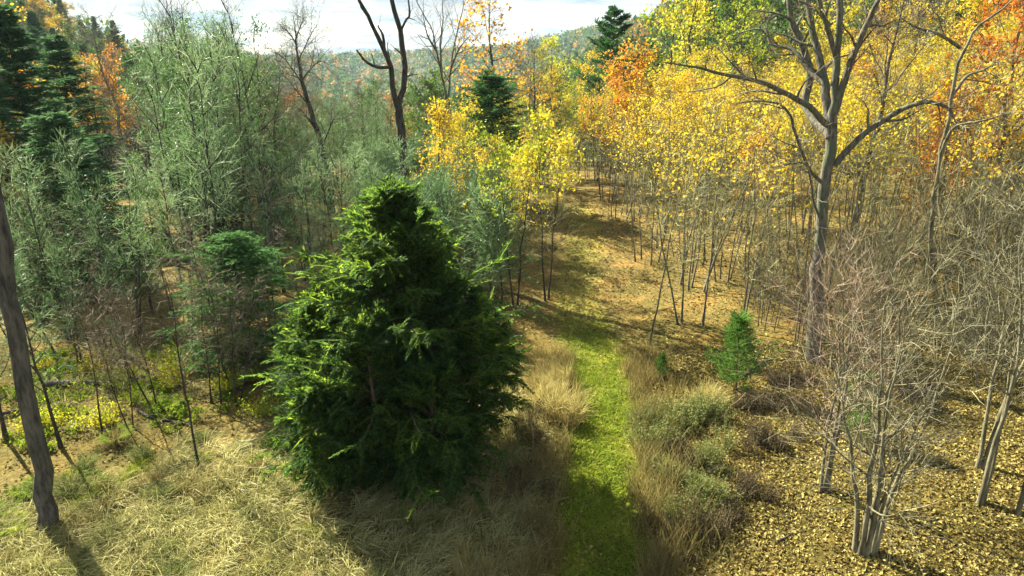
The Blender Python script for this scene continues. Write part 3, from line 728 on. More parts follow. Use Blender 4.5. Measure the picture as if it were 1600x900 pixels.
# forked dead tree behind the hemlock
Yd = 33.0; g = on(at(640, 400, Yd)[0], Yd)
dead = [([g - np.array([0, 0, .2])] + [at(x, y, Yd) for x, y in ((636, 330), (632, 270), (626, 200), (622, 168))], [0.30, 0.24, 0.22, 0.20, 0.19])]
dead.append(px_line([(622, 170), (631, 130, .2), (631, 90, .4), (624, 40, .6), (612, 0, .8), (605, -60, 1), (590, -110, 1.2)], Yd, [0.17, 0.15, 0.135, 0.12, 0.10, 0.07, 0.02]))
dead.append(px_line([(622, 170), (614, 140, -.2), (610, 105, -.4), (594, 65, -.8), (574, 25, -1), (560, -5, -1.2), (540, -60, -1.5)], Yd, [0.15, 0.135, 0.12, 0.10, 0.085, 0.07, 0.015]))
dead.append(px_line([(610, 105, -.4), (590, 105, -.6), (572, 96, -.9), (557, 78, -1.2)], Yd, [0.085, 0.075, 0.06, 0.03]))
dead.append(px_line([(601, 78, -.7), (598, 55, -.5), (590, 40, -.3)], Yd, [0.075, 0.06, 0.03]))
dead.append(px_line([(626, 50, .6), (634, 32, .8), (640, 20, .9), (634, -30, 1.0)], Yd, [0.07, 0.055, 0.05, 0.02]))
dead.append(px_line([(631, 122, .3), (640, 118, .5), (652, 116, .9)], Yd, [0.05, 0.04, 0.015]))
add_custom('dead_tree', 'forked dead tree with dark trunk rising behind the large evergreen', 'tree', 13, dead, 'bark_black', 'twig_brown', n2=2, n3=2, l2=0.18, tw=0.012)

# fine-branched bare tree left of it
Yb = 44.0; g = on(at(520, 330, Yb)[0], Yb)
bt = [([g - np.array([0, 0, .2])] + [at(x, y, Yb) for x, y in ((514, 280), (500, 220), (483, 165), (472, 130), (466, 90), (462, 50), (458, 25))], [0.24, 0.18, 0.165, 0.14, 0.11, 0.07, 0.04, 0.012])]
for pts in ([(472, 130), (455, 105), (440, 88), (424, 80)], [(483, 165), (462, 140), (446, 120), (425, 112)], [(466, 95), (478, 70), (488, 50), (498, 36)],
            [(472, 125), (488, 105), (500, 96), (512, 98)], [(464, 70), (452, 52), (440, 42)], [(494, 205), (478, 180), (462, 168), (440, 165)], [(503, 232), (515, 200), (525, 180), (540, 170)],
            [(463, 58), (470, 40), (476, 26)]):
    dy = np.random.default_rng(len(pts) + pts[0][0]).normal() * 0.8
    bt.append(px_line([(x, y, dy * q) for q, (x, y) in enumerate(pts)], Yb, np.linspace(0.05, 0.010, len(pts))))
add_custom('bare_tree', 'leaning bare tree with fine fan-shaped twigs against the sky', 'tree', 14, bt, 'bark_black', 'twig_brown', n2=14, n3=9, l2=0.5, tw=0.014, t_lo=0.1, l3=0.55)

# twin-stemmed bare tree right of the dead tree
Yt = 47.0; g = on(at(705, 330, Yt)[0], Yt)
tw_ = [([g - np.array([0, 0, .2])] + [at(x, y, Yt) for x, y in ((702, 240), (700, 180), (698, 150))], [0.26, 0.23, 0.21, 0.19])]
for pts in ([(700, 160), (690, 120), (682, 80), (672, 40), (652, 5), (640, -40)], [(700, 160), (704, 110), (712, 60), (722, 20), (728, -30)], [(690, 120), (688, 70), (692, 30), (690, -20)],
            [(682, 80), (668, 55), (660, 20)], [(705, 105), (718, 75), (735, 55)], [(700, 180), (680, 165), (660, 150), (640, 120)], [(702, 200), (720, 180), (738, 170)]):
    dy = np.random.default_rng(len(pts) + pts[-1][0] + 50).normal() * 0.6
    tw_.append(px_line([(x, y, dy * q) for q, (x, y) in enumerate(pts)], Yt, np.linspace(0.085, 0.012, len(pts))))
add_custom('bare_tree', 'twin-stemmed bare tree with pale upright twigs behind the yellow bush', 'tree', 15, tw_, 'bark_grey', 'twig_pale', n2=8, n3=5, l2=0.36, tw=0.018, t_lo=0.1)
print('heroes', time.time() - T0)

# pale-barked tree at the right, with a steep bent stem
g = ground(1478, 560); Yr = g[1] + 3
g = on(at(1462, 520, Yr)[0], Yr)
pl = [([g - np.array([0, 0, .2])] + [at(x, y, Yr) for x, y in ((1455, 380), (1462, 300), (1474, 220), (1487, 150), (1500, 90), (1530, 40), (1575, 5), (1610, -30))], [0.10, 0.075, 0.07, 0.065, 0.06, 0.05, 0.04, 0.025, 0.012])]
pl.append(px_line([(1500, 75), (1470, 55, -.4), (1430, 42, -.8), (1405, 25, -1.0)], Yr, [0.06, 0.05, 0.035, 0.01]))
pl.append(px_line([(1487, 150), (1510, 120, .5), (1535, 110, .9), (1570, 90, 1.3)], Yr, [0.06, 0.05, 0.035, 0.01]))
pl.append(px_line([(1470, 240), (1490, 200, -.5), (1530, 190, -.9), (1580, 175, -1.2)], Yr, [0.06, 0.05, 0.035, 0.01]))
add_custom('pale_bark_tree', 'pale grey bent tree beside the rust-leaved oaks at right', 'tree', 16, pl, 'bark_pale', 'twig_pale', n2=6, n3=5, l2=0.35, tw=0.014)

# ---------------------------------------------------------------- multi-stemmed bare trees in the right foreground
def clump_tree(seed, stems, H, twig='twig_pale', bark='bark_pale', r=0.055, n1=9, n2=8, l1=0.22, tw=0.011, n3=6, low=0.22):
    rng = np.random.default_rng(seed); t, c = MB(), MB(); P, R = [], []
    for (dx, dy, k) in stems:
        p, rr = stem(rng, (dx * 0.9 + 0.03, dy * 0.9, -0.15), (dx * H, dy * H, H * k), r * (0.75 + 0.5 * rng.random()), 0.010, 12, 0.10, (dx * -0.10 * H, dy * -0.10 * H, 0))
        P.append(p); R.append(rr)
    P, R = np.concatenate(P), np.concatenate(R)
    tubes(t, P, R, 7)
    P1, R1 = grow(rng, P, R, n1, low, 0.98, lambda q: 0.9 - 0.2 * q, lambda q, L: L * l1 * (1.2 - 0.6 * q) + 0.25, 7, 0.06, 0.08, 0.5, 0.2)
    tubes(t, P1, np.maximum(R1, 0.005), 4)
    P2, R2 = grow(rng, P1, R1, n2, 0.1, 1.0, 0.65, lambda q, L: L * 0.42 + 0.12, 5, 0.04, 0.09, 0.5, 0.3)
    ribbons(c, P2, np.array([1, .85, .7, .55, .35])[None] * tw, rng, 0)
    P3, R3 = grow(rng, P2, R2, n3, 0.15, 1.0, 0.6, lambda q, L: L * 0.45 + 0.10, 4, 0.03, 0.10, 0.5, 0.3)
    ribbons(c, P3, np.array([.75, .6, .45, .3])[None] * tw, rng, 0)
    return [('trunk', t.build('trunk', [bark])), ('crown', c.build('crown', [twig]))]

place(clump_tree(21, [(-0.10, 0.02, 1), (-0.02, -0.05, 0.98), (0.05, 0.06, 1.02), (0.20, 0.04, 0.97), (0.10, -0.02, 0.6), (-0.16, 0.10, 0.75)], 5.4, 'twig_pale', 'bark_pale', 0.062, 11, 7, 0.24, 0.011, 5),
      'multi_stem_tree', 'pale multi-stemmed bare tree rising from leaf litter at lower right', 'tree', ground(1350, 868))
place(clump_tree(22, [(-0.05, 0.05, 1), (-0.14, 0.0, 0.9), (0.06, 0.1, 0.95)], 5.2, 'twig_pink', 'bark_grey', 0.05, 14, 8, 0.30, 0.010, 5),
      'bare_shrub_tree', 'grey bare tree with pinkish twigs behind the multi-stemmed tree', 'tree', ground(1290, 770))
place(clump_tree(23, [(-0.08, 0.03, 1), (0.02, 0.05, 0.9)], 6.6, 'twig_pale', 'bark_pale', 0.055, 14, 7, 0.2, low=0.4),
      'slender_tree', 'slender pale tree curving up from the open leaf litter', 'tree', ground(1535, 790))
place(clump_tree(24, [(0.02, 0.02, 1)], 6.8, 'twig_pale', 'bark_grey', 0.055, 16, 7, 0.2, low=0.45),
      'slender_tree', 'single slender grey stem standing nearest the right edge', 'tree', ground(1586, 808))
place(clump_tree(25, [(0.0, 0.05, 1), (0.09, 0.02, 0.9)], 6.4, 'twig_pale', 'bark_pale', 0.07, 14, 8, 0.24, low=0.35),
      'slender_tree', 'paired pale stems in the litter behind the curving slender tree', 'tree', ground(1528, 735))

# ================================================================== THICKET PROTOTYPES AND THEIR REPEATS
rng = np.random.default_rng(77)
sage = [bare_bush_tree(100 + i, [9.5, 10.5, 8.5, 10.0, 9.0, 10.5][i], [1, 1, 2, 2, 1, 1][i], ['twig_sage', 'twig_sage', 'twig_sage', 'twig_olive', 'twig_sage', 'twig_brown'][i], 'bark_black', ['leaf_sage', 'leaf_sage', 'leaf_sage', 'leaf_sage', 'leaf_green', 'leaf_sage'][i],
                       n1=[18, 19, 11, 12, 20, 20][i], n2=5, n3=[6, 6, 6, 6, 5, 5][i], nleaf=[2, 1, 2, 1, 9, 0][i], wid=[0.85, 0.8, 0.9, 0.7, 0.6, 0.6][i], low=[0.3, 0.25, 0.2, 0.3, 0.3, 0.35][i], rs=0.0105, spread=[0.22, 0.2, 0.26, 0.24, 0.2, 0.24][i]) for i in range(6)]
low_sage = [bare_bush_tree(110 + i, 4.4, 4, n1=12, n2=6, n3=6, spread=0.34, br=0.3, low=0.1) for i in range(2)]
gold = [sapling(120 + i, [8.2, 7.6, 8.8, 7.0][i], [2, 2, 1, 3][i], 'leaf_gold', [7, 5, 6, 3][i], [0.5, 0.5, 0.6, 0.45][i], lsize=0.08) for i in range(4)]
lime = [sapling(130 + i, [6.5, 7.2, 5.8][i], [2, 2, 3][i], 'leaf_lime', 4, 0.5, lsize=0.105, bark='bark_black') for i in range(3)]
orange = [sapling(140 + i, [7.4, 6.6][i], [1, 2][i], 'leaf_orange', 6, 0.4, lsize=0.12) for i in range(2)]
bare = [sapling(150 + i, [8.0, 7.2, 8.6][i], [1, 2, 1][i], 'leaf_gold', 1, 0.6, r=0.0058) for i in range(3)]
leafless = [sapling(152 + i, [6.0, 5.4, 5.0][i], [1, 2, 1][i], 'leaf_gold', 0, 0.6, r=0.007, bark='bark_black', fine='twig_brown') for i in range(3)]
clump = [sapling(155 + i, [7.6, 6.8, 8.2][i], [4, 5, 4][i], 'leaf_gold', 2, 0.55, r=0.0055, br=[0.35, 0.5, 0.6][i], nb=11, n2=5) for i in range(3)]
brush = [bare_bush_tree(160 + i, [5.2, 4.4, 3.4][i], [6, 7, 6][i], 'twig_brush', 'bark_grey', 'leaf_rust', 0, 8, 5, 4, 0.30, 0.02, wid=0.38, low=0.15, br=0.4, trop=0.10, rs=0.006, wobk=0.45, a2=0.55, wind=(0, 0, 0.05)) for i in range(3)]
print('thicket protos', time.time() - T0)

def scatter(n, xr, yr, dmin, ok, seed, tries=60):
    r = np.random.default_rng(seed); out = []
    for _ in range(n * tries):
        x, y = r.uniform(*xr), r.uniform(*yr)
        if not ok(x, y): continue
        if all((x - a) ** 2 + (y - b) ** 2 > dmin ** 2 for a, b in out):
            out.append((x, y))
            if len(out) >= n: break
    return out

def in_view(x, y, m=0.06): return abs(x) < y * (0.75 + m) + 2
def put(proto, name, label, cat, x, y, rng, s0=0.85, s1=1.15, group=None, tilt=0.05):
    return place(proto, name, label, cat, on(x, y) , rng.random() * 6.28, s0 + (s1 - s0) * rng.random(), group, (rng.normal() * tilt, rng.normal() * tilt))

def px_of(x, y, z):
    """photo column of a world point"""
    f = y * CP - (z - CAM_H) * SP_
    return 800 + F * x / f
def zone(x, y, bins):
    p = px_of(x, y, float(height(x, y)) + 4)
    for lim, ph in bins:
        if p < lim: return ph
    return bins[-1][1]
def row(y, a, b, names=('front-row', 'middle-row', 'rearmost')): return names[0] if y < a else names[1] if y < b else names[2]
ZL = [(130, 'below the dark spire'), (250, 'around the small yellow thicket tree'), (345, 'by the bare grey trunk at left centre'), (440, 'around the dark leaning trunk'), (2000, 'below the fan-twigged bare tree')]
ZR = [(1010, 'beside the path'), (1130, 'above the pine seedling'), (1250, 'left of the bare oak'), (1350, 'behind the bare oak'), (1490, 'near the pale bent tree'), (9999, 'at the right edge')]

# left thicket of grey-green brush trees
def okL(x, y):
    if not (in_view(x, y) and x < -4 - 0.18 * (y - 20) and y > 20.5 - 0.10 * (x + 8)): return False
    if x < -0.50 * y and y > 27: return False              # room for the tall evergreens
    if abs(x + 0.26 * y) < 3.0 and 30 < y < 44: return False
    if -0.50 * y < x < -0.33 * y and y < 25: return False      # the dark bushy evergreen stands in front here
    return True
for x, y in scatter(175, (-50, -4), (20, 62), 1.4, okL, 1):
    s = 1.0 if x < -0.36 * y else 0.60
    if x < -0.50 * y: s = 0.66
    if y < 24: s *= 0.72
    d = np.array([x - hem_base[0], y - hem_base[1]]); al = -0.77 * d[0] + 0.64 * d[1]; la = abs(0.64 * d[0] + 0.77 * d[1])
    if al < 13 and la < 4.2: s *= 0.5                       # low growth only on the sunny side of the evergreen
    v = 0.85 + 0.32 * rng.random(); kk = rng.choice(6, p=[.24, .22, .20, .14, .10, .10])
    place(sage[kk], 'brush_tree', f"{'tall' if v > 1.01 else 'shorter'} {row(y, 28, 42)} {['grey-green twiggy', 'pale sage', 'forked sage', 'olive twiggy', 'green-leaved', 'bare brown'][kk]} brush tree {zone(x, y, ZL)}", 'tree', on(x, y), rng.random() * 6.28, (v * s * 0.88, v * s * 0.88, v * s * 1.08), 'brush trees of the left thicket', (rng.normal() * .06, rng.normal() * .06))
okC = lambda x, y: in_view(x, y) and -0.22 * y < x < -0.02 * y and not (y < 24 and x > -6)
for x, y in scatter(26, (-14, 1), (21, 46), 1.5, okC, 2):
    put(low_sage[rng.integers(2)], 'low_brush', f"{row(y, 30, 38)} low pale twiggy bush directly behind the large evergreen", 'bush', x, y, rng, 0.7, 1.05, 'low bushes behind the evergreen')

# right thicket
okR = lambda x, y: in_view(x, y) and x > (6.5 if y < 33 else 5.9) and y > 27.5 - 0.30 * min(x - 5, 12) and path_d(x, y) > 1.7 and math.hypot(x - base[0], y - base[1]) > 1.2
for q, (x, y) in enumerate(scatter(340, (5, 60), (22, 74), 0.92, okR, 3)):
    u = rng.random(); rw = row(y, 32, 46); z = zone(x, y, ZR)
    if u < (0.76 if y < 34 else 0.50 if x < 0.28 * y else 0.68):
        if rng.random() < 0.65: put(clump[rng.integers(3)], 'stem_clump', f"{rw} clump of thin bare grey stems {z}", 'sapling', x, y, rng, 0.75, 1.1, 'bare stem clumps of the right thicket', 0.07)
        else: put(bare[rng.integers(3)], 'bare_sapling', f"{rw} thin bare grey sapling {z}", 'sapling', x, y, rng, 0.8, 1.1, 'bare saplings of the right thicket', 0.07)
    elif u < 0.93: put(gold[rng.integers(4)], 'golden_sapling', f"{rw} slender sapling topped with golden leaves {z}", 'sapling', x, y, rng, 0.8, 1.12, 'golden saplings of the right thicket')
    else: put(orange[rng.integers(2)], 'orange_sapling', f"{rw} slender sapling with orange leaves {z}", 'sapling', x, y, rng, 0.85, 1.1, 'orange saplings of the right thicket')
okB = lambda x, y: in_view(x, y) and x > 9.2 and y > 16.5 + 0.12 * (x - 9) and math.hypot(x - base[0], y - base[1]) > 0.8
for q, (x, y) in enumerate(scatter(30, (9, 25), (17.5, 27.5), 1.3, okB, 13)):
    put(brush[rng.integers(3)], 'twiggy_shrub', f"{row(y, 21, 25)} bare olive-grey twiggy shrub {zone(x, y, ZR)}", 'shrub', x, y, rng, 0.7, 1.1, 'twiggy shrubs around the oak')
# left of and behind the path
okP = lambda x, y: in_view(x, y) and -2.6 - 0.05 * (y - 26) < x < np.interp(y, PY, PX) - (2.3 if y < 33 else 1.6)
for q, (x, y) in enumerate(scatter(22, (-7, 4), (26.5, 52), 1.3, okP, 4)):
    u = rng.random(); rw = row(y, 33, 42)
    if u < 0.5: put(lime[rng.integers(3)], 'lime_sapling', f'{rw} yellow-green leaved sapling between the large evergreen and the path', 'sapling', x, y, rng, 0.75, 1.0, 'yellow-green saplings left of the path')
    elif u < 0.75: put(clump[rng.integers(3)], 'stem_clump', f'{rw} clump of bare stems between the large evergreen and the path', 'sapling', x, y, rng, 0.7, 0.9, 'bare stem clumps left of the path')
    else: put(gold[rng.integers(4)], 'golden_sapling', f'{rw} golden-leaved sapling between the large evergreen and the path', 'sapling', x, y, rng, 0.65, 0.9, 'golden saplings left of the path')
for q, (x, y) in enumerate(scatter(26, (1, 12), (46, 75), 1.3, lambda x, y: True, 6)):
    put((lime + gold)[rng.integers(7)], 'far_sapling', f"{row(y, 53, 63, ('nearer', 'middle', 'rearmost'))} yellow sapling closing off the far end of the path", 'sapling', x, y, rng, 0.75, 1.0, 'saplings at the end of the path')
print('thickets', time.time() - T0)

# ================================================================== MIDDLE DISTANCE: single trees
bl_orange = [broadleaf(200, 13, 'leaf_orange', 4, 0.20, 0.36), broadleaf(201, 11, 'leaf_orange', 7, 0.2, 0.4)]
bl_gold = [broadleaf(202, 12, 'leaf_gold', 7, 0.17, 0.34), broadleaf(203, 9, 'leaf_gold', 4, 0.14, 0.38, low=0.12)]
bl_rust = [broadleaf(204, 12, 'leaf_rust', 9, 0.15, 0.38, 'bark_pale'), broadleaf(205, 10, 'leaf_rust', 8, 0.15, 0.42, 'bark_pale', low=0.12)]
bl_green = [broadleaf(206, 13, 'leaf_green', 11, 0.22, 0.36), broadleaf(207, 12, 'leaf_mixed', 10, 0.22, 0.36)]
bl_lime = [broadleaf(208, 13, 'leaf_lime', 6, 0.2, 0.34)]
bl_bare = [broadleaf(209, 14, 'leaf_orange', 0, 0.2, 0.34, 'bark_dark', 'twig_brown', bare=True), broadleaf(210, 13, 'leaf_gold', 0, 0.2, 0.30, 'bark_grey', 'twig_pale', bare=True)]
pine = conifer(220, 15, 4.2, 75, 13, 14, 'needle_dark', sl=0.42, sw=0.10, droop=0.012, up=1.45, lump=0.35, prof=lambda t: np.interp(t, [0, .2, .5, .8, 1], [0.7, 1, 0.85, 0.45, 0.05]))
spruce = conifer(221, 15, 3.4, 150, 14, 10, 'needle_dark', sl=0.34, sw=0.075, droop=-0.06)
spruce2 = conifer(222, 13, 2.9, 130, 13, 10, 'needle_sage', sl=0.34, sw=0.075, droop=-0.06)
hem_s = conifer(223, 6, 2.2, 110, 13, 10, 'needle_dark', sl=0.22, sw=0.05, droop=-0.06, prof=lambda t: np.interp(t, [0, .15, .5, .8, 1], [0.8, 1, 0.85, 0.5, 0.08]))
hem_b = conifer(224, 5.5, 1.9, 100, 12, 10, 'needle_sage', sl=0.22, sw=0.05, droop=-0.05)
seedling = conifer(225, 2.0, 0.75, 46, 9, 9, 'needle_bright', 'bark_brown', sl=0.13, sw=0.02, droop=0.03, up=1.05, low=0.1, lump=0.7)
print('mid protos', time.time() - T0)

def by_px(proto, Hp, name, label, cat, px, ptop, Y, seed=0, group=None, wide=1.0, tilt=(0, 0)):
    """stand a tree at forward distance Y so that its top comes to photo row ptop"""
    x = at(px, 300, Y)[0]; g = on(x, Y)
    h = at(px, ptop, Y)[2] - g[2]
    k = h / Hp
    return place(proto, name, label, cat, g, seed * 1.7, (k * wide, k * wide, k), group, tilt)

C_ = 'tree'
by_px(spruce, 15, 'spruce_tree', 'tall dark spire-shaped evergreen at the upper left', 'evergreen tree', 66, 4, 37, 1, wide=1.2)
by_px(spruce2, 13, 'spruce_tree', 'pale green tall evergreen just beside the darkest spire', 'evergreen tree', 8, 62, 34, 2, wide=1.2)
by_px(spruce2, 13, 'spruce_tree', 'evergreen with blue-green boughs next behind the dark spire', 'evergreen tree', 135, 55, 44, 3, wide=1.25)
by_px(hem_b, 5.5, 'small_evergreen', 'small blue-green conical evergreen below the dark spire', 'evergreen tree', 108, 178, 30, 4)
by_px(hem_s, 6, 'small_evergreen', 'dark bushy evergreen within the left thicket', 'evergreen tree', 350, 368, 20.8, 5, wide=1.2)
by_px(hem_s, 6, 'small_evergreen', 'dark evergreen deep in shade behind the left thicket', 'evergreen tree', 335, 240, 36, 15)
by_px(hem_b, 5.5, 'small_evergreen', 'bright green young evergreen behind the left thicket', 'evergreen tree', 425, 285, 38, 6)
by_px(hem_s, 6, 'small_evergreen', 'round dark evergreen below the orange-leaved tree', 'evergreen tree', 772, 118, 46, 7)
by_px(pine, 15, 'pine_tree', 'dark green pine with layered boughs on the skyline', 'evergreen tree', 952, 15, 66, 8)
by_px(pine, 15, 'pine_tree', 'dark pine top at the upper right edge of the sky', 'evergreen tree', 1165, -55, 84, 9)
by_px(bl_orange[0], 13, 'orange_tree', 'tall thin-leaved orange tree against the sky', C_, 778, -18, 58, 10)
by_px(bl_orange[1], 11, 'orange_tree', 'deep orange leafy tree in front of the skyline pine', C_, 962, 82, 56, 11)
by_px(bl_lime[0], 13, 'yellow_green_tree', 'tall yellow-green tree right of the skyline pine', C_, 1062, -40, 68, 12)
by_px(bl_green[0], 13, 'green_tree', 'bright green broadleaf tree behind the yellow-green one', C_, 1120, -25, 90, 13)
by_px(bl_bare[0], 14, 'bare_tree', 'dark bare tree on the slope right of the orange skyline tree', C_, 838, 62, 56, 14)
by_px(bl_lime[0], 13, 'yellow_green_tree', 'yellow-green round tree below the right skyline ridge', C_, 862, 72, 74, 15)
by_px(bl_gold[1], 9, 'golden_tree', 'bushy golden-yellow small tree right of the dead tree', C_, 690, 172, 36, 16)
by_px(bl_gold[1], 9, 'golden_tree', 'small yellow tree scattered with leaves in the left thicket', C_, 140, 272, 31, 17)
by_px(bl_gold[1], 9, 'golden_tree', 'small yellow-leaved tree at the far left edge', C_, 18, 212, 33, 18)
by_px(bl_gold[0], 12, 'golden_tree', 'golden tree in the top left corner', C_, 8, -25, 72, 19)
by_px(bl_rust[0], 12, 'rust_tree', 'rust-orange oak with pale trunk at the right edge', C_, 1552, -30, 29, 20)
by_px(bl_rust[1], 10, 'rust_tree', 'orange-leaved oak left of the rust-coloured one', C_, 1450, 130, 29.5, 21)
by_px(bl_gold[0], 12, 'golden_tree', 'tall golden tree behind the pale bent tree', C_, 1440, -10, 46, 22)
by_px(bl_gold[0], 12, 'golden_tree', 'tall golden tree behind the bare oak', C_, 1330, 10, 58, 23)
by_px(bl_bare[0], 14, 'bare_tree', 'dark leaning trunk inside the left thicket', C_, 405, 95, 36, 24, tilt=(0.0, -0.13))
by_px(bl_bare[1], 14, 'bare_tree', 'bare grey trunk among twiggy brush at left centre', C_, 285, 95, 42, 25)
by_px(bl_bare[1], 14, 'bare_tree', 'tall bare tree rising above the left hillside', C_, 205, 0, 58, 26)
by_px(bl_bare[0], 14, 'bare_tree', 'straight brown trunk standing just behind the oak', C_, 1340, -60, 32, 27)

for q, (pr, hp, px, pt, Y, nm, lab) in enumerate(((bl_lime[0], 13, 1030, -15, 76, 'yellow_green_tree', 'yellow-green tree nearest the skyline pine on its right'), (bl_green[0], 13, 1195, -60, 70, 'green_tree', 'tall green tree left of the oak tops'), (bl_gold[0], 12, 1250, -40, 62, 'golden_tree', 'golden tree showing between the oak leaders'),
                                       (pine, 15, 1085, -40, 95, 'pine_tree', 'dark pine crown behind the tall yellow-green tree'), (bl_gold[0], 12, 1395, -60, 66, 'golden_tree', 'golden crown at the top right of the oak'), (bl_green[1], 12, 1500, -70, 60, 'mixed_tree', 'green and yellow crown above the pale bent tree'), (bl_lime[0], 13, 1140, -30, 62, 'yellow_green_tree', 'yellow-green tree left of the tall green tree'))):
    by_px(pr, hp, nm, lab, 'evergreen tree' if pr is pine else C_, px, pt, Y, 50 + q)
for q, (px, pt, Y, lab) in enumerate(((250, 150, 34, 'thin dark trunk just left of the bare grey trunk'), (455, 215, 40, 'short dark trunk between the leaning trunk and fan-twigged tree'), (300, 165, 46, 'faint bare trunk close behind the bare grey trunk'),
                                      (370, 130, 50, 'bare trunk rising behind the dark leaning trunk'), (175, 110, 48, 'bare tree standing between spires and left thicket'), (545, 190, 52, 'thin bare tree at the valley edge left of the dead tree'), (330, 60, 70, 'bare crown showing over the left thicket'))):
    by_px(bl_bare[q % 2], 14, 'bare_tree', lab, C_, px, pt, Y, 30 + q)
# single saplings that stand out along the path
def sp_at(proto, Hp, name, label, px, py, ptop, rot, tilt=(0, 0)):
    g = ground(px, py); h = at(px, ptop, g[1])[2] - g[2]
    return place(proto, name, label, 'sapling', g, rot, h / Hp, None, tilt)
sp_at(lime[0], 6.5, 'path_sapling', 'thin dark sapling standing alone at the left of the path', 855, 469, 190, 1.0)
sp_at(lime[1], 7.2, 'path_sapling', 'lichen-grey sapling close behind the evergreen by the path', 805, 480, 200, 2.2)
sp_at(bare[0], 8.0, 'path_sapling', 'leaning bare sapling at the right edge of the path', 1015, 538, 230, 3.0, (0, -0.15))
sp_at(bare[1], 7.2, 'path_sapling', 'clump of leaning stems where the right thicket meets the path', 1062, 505, 190, 0.4, (0, -0.12))
sp_at(bare[2], 8.6, 'path_sapling', 'straight grey sapling in shade right of the path', 1098, 510, 150, 5.0)
sp_at(bare[1], 7.2, 'path_sapling', 'pair of thin stems above the green pine seedling', 1160, 520, 200, 4.0)
for q, (px, py, lab) in enumerate(((312, 735, 'bare sapling with a mossy foot before the left thicket'), (160, 678, 'short dark sapling stem in the left clearing'), (95, 698, 'dark sapling behind the left edge trunk'),
                                   (205, 672, 'crooked sapling growing from a leafy tuft'), (330, 630, 'stout dark stem below the dark bushy evergreen'), (10, 690, 'dark stem at the extreme left edge'), (345, 632, 'second dark stem below the dark bushy evergreen'))):
    sp_at([leafless[0], leafless[2], sage[1], leafless[1], leafless[0], sage[1], leafless[2]][q], [6, 5, 10.5, 5.4, 6, 10.5, 5][q], 'thicket_sapling', lab, px, py, [430, 470, 380, 500, 420, 350, 430][q], q * 1.3)

# ---------------------------------------------------------------- far hillside trees, each one its own
far_kinds = [(spruce, 15, 'evergreen_tree', 'dark conical evergreen on the far left hillside', 'evergreen tree'), (spruce2, 13, 'evergreen_tree', 'pale blue-green evergreen on the far left hillside', 'evergreen tree'),
             (bl_orange[1], 11, 'orange_tree', 'orange autumn tree on the far left hillside', 'tree'), (bl_green[0], 13, 'green_tree', 'leafy green tree on the far left hillside', 'tree'),
             (bl_bare[1], 13, 'bare_tree', 'bare grey tree on the far left hillside', 'tree'), (bl_green[1], 12, 'mixed_tree', 'half-turned green and yellow tree on the far left hillside', 'tree')]
ZH = [(120, 'by the dark spire'), (240, 'below the tall bare tree'), (340, 'towards its middle'), (420, 'near its foot'), (9999, 'by the fan-twigged tree')]
okH = lambda x, y: in_view(x, y) and x < -0.20 * y - 6
for x, y in scatter(150, (-130, -16), (60, 175), 4.2, okH, 9):
    k = rng.choice(6, p=[.16, .24, .12, .18, .14, .16]); k = 4 if (k < 2 and 415 < px_of(x, y, 0) < 530) else k; pr, hp, nm, lb, ct = far_kinds[k]
    put(pr, nm, f"{row(y, 90, 125, ('lower', 'mid-slope', 'upper'))} {lb}, {zone(x, y, ZH)}", ct, x, y, rng, 0.62, 0.9, 'trees of the far left hillside', 0.02)
far_r = [(bl_green[0], 'green_tree', 'leafy green tree on the right-hand ridge', 'tree'), (bl_orange[1], 'orange_tree', 'orange autumn tree on the right-hand ridge', 'tree'), (bl_lime[0], 'yellow_green_tree', 'yellow-green tree on the right-hand ridge', 'tree'),
         (pine, 'pine_tree', 'dark pine on the right-hand ridge', 'evergreen tree'), (bl_gold[0], 'golden_tree', 'golden tree on the right-hand ridge', 'tree'), (bl_bare[1], 'bare_tree', 'bare pale tree on the right-hand ridge', 'tree')]
ZG = [(900, 'left of the skyline pine'), (1010, 'beside the skyline pine'), (1180, 'behind the yellow-green tree'), (1330, 'behind the oak'), (9999, 'behind the golden trees')]
okH2 = lambda x, y: in_view(x, y) and x > 0.03 * y and (x < 0.3 * y or y > 78)
for x, y in scatter(130, (2, 130), (76, 175), 4.4, okH2, 10):
    k = rng.choice(6, p=[.26, .12, .22, .14, .16, .10]); pr, nm, lb, ct = far_r[k]
    put(pr, nm, f"{row(y, 105, 140, ('nearer', 'middle', 'topmost'))} {lb}, {zone(x, y, ZG)}", ct, x, y, rng, 0.65, 0.9, 'trees of the right-hand ridge', 0.02)
# valley bottom between the two slopes
vk = [(bl_green[0], 'green_tree', 'leafy green tree in the valley beyond the dead tree', 'tree'), (bl_orange[0], 'orange_tree', 'orange tree in the valley beyond the dead tree', 'tree'), (spruce2, 'evergreen_tree', 'evergreen in the valley beyond the dead tree', 'evergreen tree'),
      (bl_bare[1], 'bare_tree', 'bare tree in the valley beyond the dead tree', 'tree')]
okV = lambda x, y: -0.30 * y - 3 < x < 0.05 * y
for x, y in scatter(80, (-60, 10), (56, 175), 4.2, okV, 11):
    k = rng.choice(4, p=[.36, .2, .22, .22]); pr, nm, lb, ct = vk[k]
    put(pr, nm, f"{row(y, 90, 130, ('nearer', 'middle', 'farthest'))} {lb}", ct, x, y, rng, 0.5, 0.75, 'trees of the valley', 0.02)
print('far trees', time.time() - T0)

